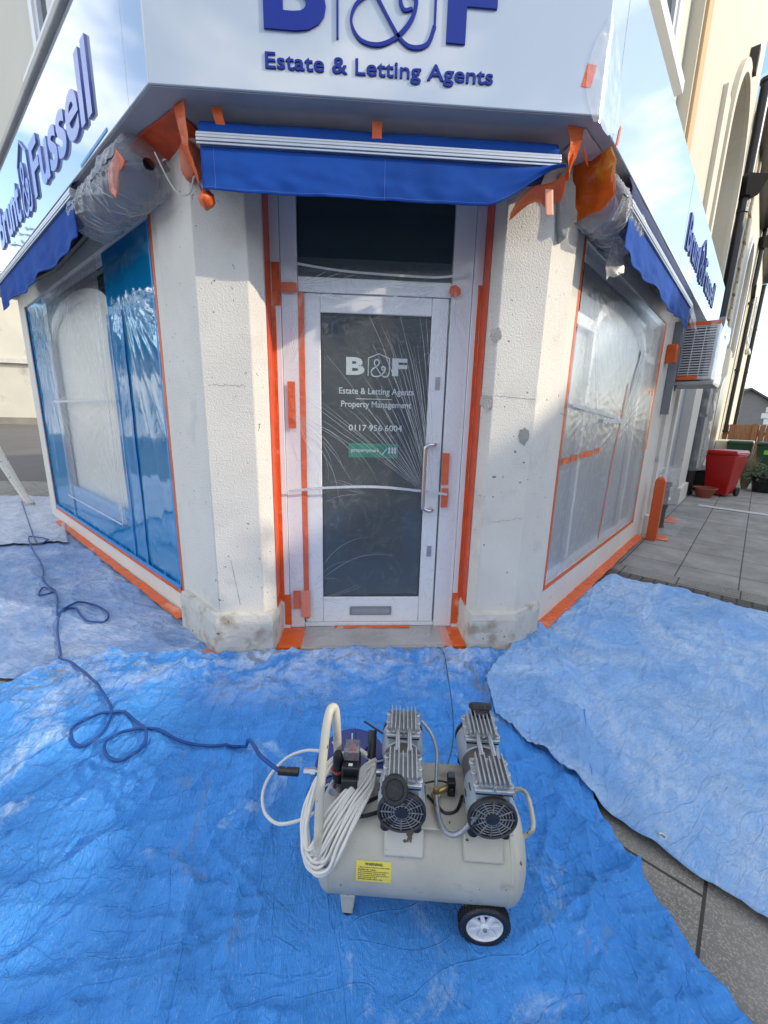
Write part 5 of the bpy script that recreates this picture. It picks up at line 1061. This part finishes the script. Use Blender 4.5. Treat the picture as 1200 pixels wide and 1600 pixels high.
# platform and saddles
b = MB(); b.box(K, -.108, .245, -.097, .115, .383, .388); b.build('mounting_plate', M_tank, cp, bevel=.002)
for x in (-.10, .112):
    b = MB(); b.hull([kp(x, -.090, .383), kp(x + .108, -.090, .383), kp(x + .108, -.06, .345), kp(x, -.06, .345)], [kp(x, -.128, .322), kp(x + .108, -.128, .322), kp(x + .108, -.10, .30), kp(x, -.10, .30)])
    b.build('saddle_bracket', M_peel if x < 0 else M_tank, cp, bevel=.006)
b = MB(); b.box(K, -.10, .24, .085, .13, .33, .382); b.build('saddle_bracket', M_tank, cp, bevel=.004)
# feet
for Y in (-.075, .075):
    b = MB(); b.hull([kp(-.222, Y - .02, .125), kp(-.178, Y - .02, .125), kp(-.178, Y + .02, .125), kp(-.222, Y + .02, .125)], [kp(-.217, Y - .017, .052), kp(-.185, Y - .017, .052), kp(-.185, Y + .017, .052), kp(-.217, Y + .017, .052)]); f_ = b.build('leg', M_tank, cp, bevel=.004)
    b = MB(); b.lathe(kp(-.201, Y, .034), up_, [(0, .016), (.018, .018)], 16); b.build('rubber_foot', M_blackc, f_, smooth=True)
# wheels
for Y, sg in ((-.118, -1), (.118, 1)):
    wz = .104; wc = kp(.184, Y, wz); ax_ = ya * sg
    e = empty('wheel', wc); adopt(e, cp)
    b = MB(); b.lathe(wc - ax_ * .0175, ax_, [(0, .050), (0, .063), (.006, .069), (.029, .069), (.035, .063), (.035, .052), (.02, .050)], 40)
    for i in range(40):
        a = i * math.pi / 20; q = wc + (xa * math.cos(a) + up_ * math.sin(a)) * .0695
        for s_ in (-.008, .008): b.tube([q + ax_ * (s_ - .005), q + ax_ * (s_ + .005)], .0028, 4)
    b.build('tyre', M_black, e, smooth=True)
    b = MB(); b.lathe(wc - ax_ * .012, ax_, [(0, .04), (0, .051), (.027, .051), (.027, .047), (.015, .044), (.014, .004)], 36)
    b.lathe(wc, ax_, [(0, .014), (.016, .012), (.018, .008)], 20)
    for i in range(7):
        a = i * 2 * math.pi / 7; d = xa * math.cos(a) + up_ * math.sin(a); n_ = ax_.cross(d)
        b.hull([wc + d * .01 + n_ * .006 + ax_ * .003, wc + d * .01 - n_ * .006 + ax_ * .003, wc + d * .01 - n_ * .006 + ax_ * .013, wc + d * .01 + n_ * .006 + ax_ * .013], [wc + d * .047 + n_ * .008 + ax_ * .003, wc + d * .047 - n_ * .004 + ax_ * .003, wc + d * .047 - n_ * .004 + ax_ * .011, wc + d * .047 + n_ * .008 + ax_ * .011])
    b.build('rim', mat('wheel_white', (.68, .70, .72), .4, .05, 10), e, bevel=.0012)
    b = MB(); b.lathe(wc, ax_, [(.018, .006), (.022, .005)], 12); b.build('axle_cap', M_grey, e)
b = MB(); b.tube([kp(.184, -.11, .104), kp(.184, .11, .104)], .007, 10); b.box(K, .165, .203, -.09, -.075, .09, .16); b.box(K, .165, .203, .075, .09, .09, .16); b.build('axle_bracket', M_tank, cp)

def motor(X, filt):
    e = empty('motor', kp(X, .03, .39)); adopt(e, cp); zc = .462; r = .064
    o = kp(X, 0, zc)
    b = MB(); b.lathe(o, ya, [(-.112, .050), (-.112, .060), (-.100, r), (-.04, r), (-.022, r * .97), (-.006, r * .90)], 40); b.lathe(o, ya, [(.056, r * .90), (.072, r * .97), (.09, r), (.148, r), (.160, .058), (.160, .05)], 40)
    for Y in (-.06, .11): b.box(K, X - .044, X + .044, Y - .05, Y + .042, zc + .03, zc + .072)
    b.build('motor_housing', M_castp, e, bevel=.003)
    b = MB(); b.lathe(o, ya, [(-.006, r * .88), (.056, r * .88)], 40); b.build('stator', M_band, e, smooth=True)
    for i in range(5):
        a = .25 + i * .35
        for sg in (-1, 1): b = MB(); q = o + (xa * math.sin(a) * sg + up_ * math.cos(a)) * (r + .0005); b.tube([q - ya * .075, q - ya * .052], .0016, 5); b.build('vent_slot', M_blackc, e)
    # fan cover with radial and ring bars
    for sg in (-1, 1):
        fo = o + ya * (-.112 if sg < 0 else .160); ax_ = -ya if sg < 0 else ya
        b = MB(); b.lathe(fo, ax_, [(.001, .058), (.001, .064), (.010, .064), (.013, .060), (.010, .057), (.003, .057)], 40)
        b.lathe(fo, ax_, [(.004, .017), (.011, .017), (.012, .010)], 20); fc = b.build('fan_cover', mat('dusty_black', (.025, .025, .027), .5, .4, 30, .2, 80, spk=((.30, .30, .31), .68, 60, .1)), e, smooth=True); b = MB()
        for rr in (.052, .044, .036, .028, .021): b.ring(fo + ax_ * .008, ax_, rr, .0013, 32, 5)
        for i in range(12):
            a = i * math.pi / 6; d = xa * math.cos(a) + up_ * math.sin(a); b.tube([fo + ax_ * .008 + d * .012, fo + ax_ * .008 + d * .058], .0017, 5)
        b.build('fan_grille', mat('grille_dust', (.20, .20, .205), .6, .35, 40, spk=((.05, .05, .05), .55, 50, .1)), fc, smooth=True)
        b = MB(); b.lathe(fo, ax_, [(-.002, .056), (.0008, .056)], 32)
        b.build('fan_disc', mat('fan_dark', (.02, .02, .022), .6, .3, 40), fc)
        for i in range(7):
            a = i * 2 * math.pi / 7 + .2; d = xa * math.cos(a) + up_ * math.sin(a); n_ = ax_.cross(d)
        # rubber feet
        for sx in (-1, 1):
            b = MB(); b.lathe(kp(X + sx * .042, (-.098 if sg < 0 else .135), .388), up_, [(0, .014), (.006, .012), (.014, .014), (.026, .011)], 14); b.build('rubber_foot', M_black, e, smooth=True)
    # cylinder heads
    for Yc in (-.062, .108):
        hz = .535
        b = MB(); b.box(K, X - .050, X + .050, Yc - .055, Yc + .050, hz, hz + .010)
        b.box(K, X - .038, X + .038, Yc - .048, Yc + .044, hz + .0102, hz + .018)
        for sx in (-1, 1):
            for sy in (-.036, 0.002, .036):
                b.lathe(kp(X + sx * .044, Yc + sy - .002, hz + .002), up_, [(0, .0095), (.012, .009)], 12)
        hd = b.build('cylinder_head', M_cast, e, bevel=.0025)
        b = MB()
        for i in range(7):
            x = X - .036 + i * .012; b.box(K, x - .0018, x + .0018, Yc - .052, Yc + .046 - (.012 if i == 3 else 0), hz + .0183, hz + .034)
        b.build('fin', M_cast, hd, bevel=.0008)
        for sx in (-1, 1):
            for sy in (-.036, .036): b = MB(); b.lathe(kp(X + sx * .044, Yc + sy - .002, hz + .0145), up_, [(0, .0045), (.004, .0045)], 6); b.build('bolt', M_steel, hd)
        b = MB(); b.lathe(kp(X, Yc - .051, hz + .0105), up_, [(0, .006), (.008, .005)], 6); b.build('bolt', M_steel, hd)
        b = MB(); b.box(K, X - .047, X + .047, Yc - .052, Yc + .047, hz - .006, hz - .0005); b.build('gasket', M_blackc, hd)
    b = MB()
    for sx in (-.016, .018): b.tube([kp(X + sx, -.02, .556), kp(X + sx, .072, .556)], .0065, 10)
    b.build('link_pipe', M_alu, e, smooth=True)
    # air filter
    fo, ax_ = filt
    ax_ = Vector(ax_).normalized(); b = MB(); b.lathe(fo, ax_, [(0, .026), (.012, .026), (.013, .033), (.020, .034), (.024, .033), (.026, .030), (.030, .030), (.032, .034), (.046, .034), (.050, .031), (.050, .024), (.044, .022)], 28)
    for i in range(18):
        a = i * math.pi / 9; u = ax_.orthogonal().normalized(); v = ax_.cross(u); q = Vector(fo) + (u * math.cos(a) + v * math.sin(a)) * .034; b.tube([q + ax_ * .034, q + ax_ * .045], .002, 4)
    b.build('air_filter', M_black, e, smooth=True)
    return e
motor(-.056, (kp(-.076, -.104, .522), ya * -.75 + up_ * .65))
motor(.178, (kp(.188, .150, .535), ya * .55 + up_ * .8))
# tilt handle at the left
hp = [(-.272, -.135, .28), (-.275, -.13, .34), (-.280, -.07, .46), (-.278, -.01, .575), (-.274, .025, .622), (-.268, .045, .632), (-.260, .055, .62), (-.255, .05, .58), (-.252, .055, .48), (-.252, .075, .36)]
b = MB(); b.tube([kp(*q) for q in spline(hp, 6)], .0125, 14); b.build('tilt_handle', M_tank, cp, smooth=True)
hp = [(.278, .050, .33), (.285, .052, .375), (.305, .046, .385), (.318, .035, .378), (.322, 0, .362), (.320, -.03, .345), (.308, -.042, .335), (.285, -.045, .315)]
b = MB(); b.tube([kp(*q) for q in spline(hp, 6)], .0065, 10); b.build('carry_handle', M_tank, cp, smooth=True)
# manifold, regulator, pressure switch
b = MB(); b.tube([kp(-.345, .028, .42), kp(-.10, .045, .42)], .008, 10); b.lathe(kp(-.35, .028, .42), xa, [(0, .010), (.02, .010), (.021, .013), (.035, .013)], 6); b.lathe(kp(-.165, .04, .42), xa, [(0, .013), (.02, .013)], 6); b.tube([kp(-.206, .04, .42), kp(-.206, .04, .375)], .009, 10); b.build('manifold_pipe', M_steel, cp, smooth=False)
e = empty('regulator', kp(-.246, .02, .42)); adopt(e, cp)
b = MB(); b.lathe(kp(-.246, .022, .40), up_, [(0, .013), (.02, .018), (.04, .019)], 20); b.lathe(kp(-.246, .022, .447), up_, [(0, .017), (.01, .016), (.045, .014), (.055, .009)], 20); b.build('regulator_knob', M_blackc, e, smooth=True)
b = MB(); b.lathe(kp(-.246, .022, .4395), up_, [(0, .0195), (.007, .0195)], 20); b.build('regulator_ring', mat('regulator_red', (.35, .05, .04), .4, .1, 20), e, smooth=True)
b = MB(); b.lathe(kp(-.252, -.005, .418), -ya + up_ * .15, [(0, .008), (.02, .009), (.03, .012), (.034, .012)], 16); b.build('drain_valve', M_steel, e, smooth=True)
b = MB(); b.tube([kp(-.243, .012, .40), kp(-.241, .004, .362)], [.014, .011], 14); b.build('filter_bowl', film('bowl_plastic', .4, tint=(.8, .78, .7), white=(.45, .42, .35), bs=30), e, smooth=True)
e = empty('pressure_switch', kp(-.206, .03, .43)); adopt(e, cp)
b = MB(); b.box(K, -.231, -.181, -.012, .058, .432, .480); b.box(K, -.229, -.183, -.03, -.0125, .405, .455); b.build('switch_box', M_blackc, e, bevel=.005)
b = MB(); b.box(K, -.228, -.184, .012, .062, .481, .515); b.build('switch_cover', film('clear_cap', .62, tint=(.8, .82, .85), white=(.3, .3, .32), bs=30, gl=.12), e, bevel=.004)
b = MB(); b.lathe(kp(-.206, .045, .4811), up_, [(0, .011), (.020, .010), (.024, .006)], 16); b.build('red_button', mat('button_red', (.65, .12, .10), .4, .1, 20), e, smooth=True)
b = MB(); b.box(K, -.212, -.200, -.003, .006, .4802, .4812); b.build('white_tag', M_white, e)
b = MB(); b.tube([kp(*q) for q in spline([(-.215, -.03, .41), (-.215, -.05, .39), (-.20, -.055, .385), (-.14, -.02, .385), (-.09, .01, .385)], 6)], .005, 8); b.tube([kp(*q) for q in spline([(-.20, -.03, .41), (-.198, -.055, .395), (-.17, -.075, .387), (-.11, -.05, .383)], 6)], .005, 8); b.build('power_lead', M_blackc, cp, smooth=True)
# delivery hose between the motors and brass tee
b = MB(); hs = [(.19, -.085, .53), (.17, -.10, .50), (.135, -.112, .455), (.10, -.122, .415), (.075, -.12, .402), (.055, -.10, .400), (.045, -.06, .405), (.043, -.02, .415)]
b.tube([kp(*q) for q in spline(hs, 8)], .0068, 10); b.build('braided_hose', mat('braided_grey', (.30, .32, .34), .35, .12, 60, .3, 200, metal=.4), cp, smooth=True)
b = MB(); hs = [(.043, .0, .425), (.046, .04, .45), (.048, .08, .475), (.030, .11, .51), (.0, .13, .535)]
b.tube([kp(*q) for q in spline(hs, 8)], .0055, 10); b.build('braided_hose', MC['braided_grey'], cp, smooth=True)
b = MB(); b.lathe(kp(.043, -.012, .405), up_, [(0, .014), (.008, .014), (.009, .009), (.03, .009)], 6); b.tube([kp(.04, -.01, .412), kp(.085, .015, .412)], .008, 8); b.lathe(kp(.197, -.095, .512), ya * -.3 + up_, [(0, .011), (.014, .011), (.015, .014), (.028, .014)], 6); b.lathe(kp(.043, -.03, .405), -ya, [(0, .008), (.02, .010)], 6); b.build('brass_fitting', M_brass, cp)
b = MB(); b.box(K, .078, .100, .0, .04, .392, .44); b.lathe(kp(.089, -.001, .42), -ya, [(0, .008), (.008, .008)], 12); b.build('unloader_switch', M_blackc, cp, bevel=.003)
b = MB(); b.box(K, .080, .098, .02, .025, .44, .462); b.build('switch_tag', M_grey, cp)
b = MB(); b.tube([kp(*q) for q in spline([(.12, .0, .40), (.10, -.04, .392), (.07, -.05, .39), (.05, -.035, .392), (.02, .0, .393)], 6)], .004, 8); b.tube([kp(*q) for q in spline([(.085, .02, .42), (.05, .03, .415), (.0, .02, .41)], 6)], .0025, 6); b.build('black_lead', M_blackc, cp, smooth=True)

# ------------------------------------------------------------------ hoses and cables on the compressor
b = MB()
for i in range(14):
    f_ = i / 13; r_ = random.random()
    x0, y0 = -.150 + .006 * (i % 3), .05 + .01 * (i % 2)
    # each turn hangs from the manifold, swings left over the tank shoulder and comes back
    drop = .30 - .075 * f_; sw = -.318 + .085 * f_
    g_ = 1 - f_; k_ = .006 * (i % 3) - .006
    mixp = lambda a, c_: tuple(x * g_ + y * f_ for x, y in zip(a, c_))
    q = [(x0, y0, .440), mixp((-.135, -.005, .418), (-.172, .028, .445)), mixp((-.172, -.085, .398), (-.215, -.03, .428 + k_)), mixp((-.205, -.140, .352), (-.262, -.085, .395)), mixp((-.238, -.158 - k_, .296), (-.283, -.118, .352 + k_)), mixp((-.285, -.155, .292), (-.300, -.128 + k_, .335)), mixp((-.318, -.128, .325), (-.306, -.110, .345)), (-.322 + .012 * f_ + k_ * .5, -.07, .385 + k_ * .5), (-.305 + .015 * f_, -.01, .422), (-.272 + .02 * f_, .05, .440), (-.215, .085 + .01 * r_, .445), (-.168, .082, .442), (x0, y0, .440)]
    q = [tuple(a + random.uniform(-.006, .006) for a in p) for p in q]; q[-1] = q[0]
    b.tube([kp(*p) for p in spline(q, 7)], .0043, 8)
wb = tag(b.build('coiled_cable', M_cable, smooth=True), 'bundle of white cable looped over the left shoulder of the compressor tank', 'cable')
b = MB(); q = [(-.30, .10, .42), (-.33, .17, .36), (-.40, .23, .30), (-.47, .245, .25), (-.515, .20, .22), (-.52, .13, .215), (-.49, .06, .22), (-.43, .0, .25), (-.36, -.03, .30), (-.30, -.05, .36)]
b.tube([kp(*p) for p in spline(q, 8)], .0052, 8); tag(b.build('loose_cable', M_cable, smooth=True), 'single white cable loop sticking out left of the compressor', 'cable')
# cable reel behind
re_ = tag(empty('cable_reel', kp(-.22, .21, .18)), 'dark blue cable reel with black handle standing behind the compressor', 'cable reel')
rc = kp(-.222, .165, .300); ra = (up_ * .86 - ya * .5).normalized()
b = MB(); b.lathe(rc, ra, [(0, .045), (0, .125), (.006, .127), (.008, .12), (.006, .045)], 40); b.lathe(rc - ra * .08, ra, [(0, .045), (0, .12), (.008, .12), (.006, .045)], 40)
for i in range(10):
    a = i * .628; u = ra.orthogonal().normalized(); v = ra.cross(u); d = u * math.cos(a) + v * math.sin(a); b.tube([rc + ra * .0105 + d * .05, rc + ra * .0105 + d * .118], .004, 5)
b.build('flange', M_reel, re_, smooth=True)
b = MB()
for i in range(7): b.ring(rc - ra * (.004 + i * .0105), ra, .088, .007, 36, 6)
b.build('blue_cable', M_blueh, re_, smooth=True)
b = MB()
for i in range(9):
    a = i * .698; u = ra.orthogonal().normalized(); v = ra.cross(u); d = u * math.cos(a) + v * math.sin(a); b.tube([rc + ra * .016 + d * .085, rc + ra * .016 + d * .108], .003, 5)
b.build('slot_marks', mat('pale_slot', (.4, .45, .5), .5, .1, 10), re_)
b = MB(); b.tube([kp(-.150, .095, .47), kp(-.151, .06, .42)], .006, 8); hh = [(-.1505, .118, .500), (-.1505, .095, .475), (-.15, .05, .43)]
b.lathe(kp(-.150, .055, .425), kp(-.152, .125, .505) - kp(-.150, .055, .425), [(i * .0066, .0125 if i % 2 else .0145) for i in range(16)], 16)
b.build('grip_handle', M_blackc, re_, smooth=True)
b = MB(); b.tube([kp(-.182, .155, .50), kp(-.118, .112, .495)], .003, 6); tag(b.build('black_rod', M_blackc), 'thin black rod poking out behind the left motor', 'rod')
b = MB(); rr = []
for i in range(34): rr.append((i * .0018, .0115 if i % 2 else .0128))
b.lathe(kp(-.425, .024, .42), xa, rr, 16); tag(b.build('hose_grip', M_black, smooth=True), 'ribbed black sleeve joining the blue air hose to the compressor', 'hose grip')

# long blue air hose across the tarpaulins
hz = [(-5.06, 6.43), (-3.93, 5.05), (-3.52, 4.55), (-3.32, 4.34), (-3.30, 4.45), (-3.57, 4.60), (-3.50, 4.45), (-2.85, 3.72), (-2.62, 3.40), (-2.39, 3.20), (-2.45, 3.12), (-2.53, 3.28), (-2.35, 3.15), (-2.20, 2.95), (-2.09, 2.79), (-2.10, 2.88), (-2.02, 2.99), (-1.80, 2.86), (-1.73, 2.70), (-1.88, 2.74), (-2.04, 2.89), (-2.09, 2.83), (-1.98, 2.62), (-1.76, 2.32), (-1.68, 2.21), (-1.49, 2.083), (-1.29, 1.913), (-1.145, 1.752), (-1.102, 1.634), (-1.136, 1.554), (-1.215, 1.584), (-1.245, 1.66), (-1.204, 1.714), (-1.087, 1.71), (-.947, 1.629), (-.885, 1.539), (-.915, 1.459), (-.997, 1.471), (-1.047, 1.528), (-1.035, 1.596), (-.928, 1.607), (-.735, 1.551), (-.562, 1.518), (-.493, 1.535)]
pts = []
for i, (x, y) in enumerate(spline(hz, 8)):
    z_ = base_h(x, y) + .012 + (h_mid(x, y, 0, 0) + .028 if x > -1.70 else h_left(x, y, 0, 0) + (.028 if y > 4.3 else 0))
    pts.append(Vector((x, y, z_ + .004)))
for i in range(3):   # ease the hose over the wrinkles
    pts = [pts[0]] + [Vector((p.x, p.y, max(p.z, (a.z + p.z + c_.z) / 3))) for a, p, c_ in zip(pts, pts[1:], pts[2:])] + [pts[-1]]
tail = spline([tuple(pts[-1]), (-.46, 1.50, .10), (-.42, 1.40, .22), (-.36, 1.25, .34), (-.30, 1.12, .41), tuple(kp(-.425, .024, .42))], 8)
b = MB(); b.tube(pts[:-1] + [Vector(q) for q in tail], .0064, 9); tag(b.build('air_hose', M_blueh, smooth=True), 'long blue air hose snaking and looping over the tarpaulins to the compressor', 'hose')
b = MB(); q = [(.50, 2.29, .075), (.51, 2.15, .115), (.49, 1.95, .115), (.46, 1.7, .11), (.42, 1.50, .11), (.36, 1.35, .12), (.30, 1.22, .25), (.26, 1.12, .34)]
b.tube(spline(q, 8), .003, 6); tag(b.build('thin_cable', mat('dark_teal_cable', (.03, .07, .10), .4, .1, 10), smooth=True), 'thin dark cable running from the door step to behind the compressor', 'cable')

# ladder foot at the left edge
la = tag(empty('step_ladder', (-4.8, 6.25, 0)), 'paint flecked ladder leg leaning in at the left edge of the tarpaulin', 'ladder')
q0 = Vector((-4.78, 6.22, .06))
b = MB(); b.tube([q0, Vector((-5.95, 6.9, 1.25)), Vector((-6.7, 7.3, 2.0))], .045, 6); b.build('rail', M_alad, la)
b = MB(); b.tube([q0 + Vector((-.22, .25, 0)), Vector((-6.3, 7.5, 1.2))], .04, 6); b.build('rail', M_alad, la)
b = MB(); b.tube([Vector((-5.5, 6.65, .80)), Vector((-5.95, 7.2, .80))], .02, 6); b.tube([Vector((-5.9, 6.9, 1.2)), Vector((-6.35, 7.4, 1.2))], .02, 6); b.build('rung', M_alad, la)
b = MB(); b.lathe(q0 - Vector((0, 0, .03)), up_, [(0, .06), (.07, .05)], 12); b.build('foot', M_conc, la)

# ------------------------------------------------------------------ far left yard and the buildings across the street
fb = tag(empty('far_wall_building', (-27, 34.5, 0)), 'large cream rendered building with a dark ledge far across the yard on the left', 'building')
k = frame((-46, 30, 0), (.965, .26, 0), (.26, -.965, 0))
b = MB(); b.box(k, 0, 30, -8, 0, -.1, 10.2); b.build('wall', M_farw, fb)
b = MB(); b.box(k, 0, 30, 0, .35, 4.6, 4.95); b.build('ledge', M_conc, fb); b = MB(); b.box(k, 0, 30, 0, .12, 0, .55); b.build('skirting', mat('dirty_base', (.22, .2, .17), .9, .2, 1), fb)
gable_house('white_house', 'white rendered gabled house across the street on the left', (-21, 12.5, 0), (-.35, .94, 0), 9, 7, 3.6, 2.0, mat('white_render', (.7, .7, .68), .8, .05, 1), win=((1, .9, 2.3), (3.5, .9, 2.3), (6.5, .9, 2.3), (2, 3.0, 3.6)))
def row(o, d, n, w_, h, lab):
    for i in range(n):
        p = Vector(o) + Vector(d) * (i * w_); hh = h + .25 * (i % 2)
        e = tag(empty('terraced_house', p), lab[i], 'house', 'terraced houses across the street'); k = frame(p, d, (d[1], -d[0], 0))
        b = MB(); b.box(k, 0, w_ - .02, -7, 0, -.1, hh); b.build('wall', mat('terrace_%d' % (i % 3), ((.42, .36, .29), (.50, .47, .42), (.36, .27, .21))[i % 3], .85, .08, 1.5, .2, 20), e)
        b = MB(); b.hull([P(k, x, y, hh + .003) for x, y in ((-.0, -7.3), (w_ - .02, -7.3), (w_ - .02, .3), (0, .3))], [P(k, x, y, hh + 1.9) for x, y in ((0, -3.6), (w_ - .02, -3.6), (w_ - .02, -3.4), (0, -3.4))]); b.build('roof', M_slate, e)
        for (a, z0, z1_) in ((.7, .9, 2.5), (.7, 3.5, 5.0), (w_ - 2.0, 3.5, 5.0)):
            b = MB(); b.box(k, a, a + 1.15, 0, .05, z0, z1_); f_ = b.build('window', M_white, e); b = MB(); b.box(k, a + .08, a + 1.07, .051, .06, z0 + .08, z1_ - .08); b.build('pane', M_glassd, f_)
        b = MB(); b.box(k, w_ - 1.7, w_ - .8, 0, .05, .05, 2.15); b.build('front_door', M_navyfab, e)
row((16, -11, 0), (-1, 0, 0), 5, 5.2, 5.6, ['brown rendered terraced house at the right end of the row behind the photographer', 'cream terraced house second in the row behind the photographer', 'brick coloured terraced house in the middle of the row behind the photographer', 'brown rendered terraced house fourth in the row behind the photographer', 'cream terraced house at the left end of the row behind the photographer'])
row((14.2, 6.4, 0), (.12, -.9927, 0), 3, 5.2, 8.9, ['brown rendered terraced house farthest up the side street on the right', 'cream terraced house midway along the side street on the right', 'brick coloured terraced house nearest the corner of the side street on the right'])  # row out of view, placed and sized to keep sun off the ground

def tree(name, o, h, cr, n, label, trunk=.16):
    o = Vector(o); e = tag(empty(name, o), label, 'tree', 'street trees'); b = MB()
    b.tube([o, o + Vector((.05, 0, h * .3)), o + Vector((0, .1, h * .62)), o + Vector((.1, 0, h * .85))], [trunk, trunk * .8, trunk * .55, trunk * .2], 8)
    tips = []
    for i in range(9):
        a = i * 2.4; z0 = h * (.3 + .05 * i); L = cr * random.uniform(.6, 1); q = o + Vector((0, 0, z0)); tp = q + Vector((math.cos(a) * L, math.sin(a) * L, L * .7)); b.tube([q, q.lerp(tp, .5) + Vector((0, 0, .1)), tp], [trunk * .4, trunk * .22, .02], 6); tips.append(tp)
    b.build('trunk', M_bark, e)
    b = MB()
    for tp in tips + [o + Vector((0, 0, h * .9)), o + Vector((.3, .2, h * .78))]:
        for j in range(3): leaf_cloud(b, n // 33, tp + Vector((random.gauss(0, .3), random.gauss(0, .3), random.gauss(0, .25))) * cr * .5, (cr * .33, cr * .33, cr * .26), .10)
    b.build('crown', M_leafd, e); return e
tree('street_tree', (-15, 9.5, 0), 6.2, 2.2, 3600, 'leafy tree across the yard in front of the white house')
tree('street_tree', (-18.5, 17, 0), 7.0, 2.6, 3600, 'taller leafy tree beyond the white house on the left')
tree('street_tree', (9.6, -2.0, 0), 6.3, 1.9, 1500, 'thin crowned tree in the side street to the right', .12)  # out of view, added to break up the sun on the right pillar
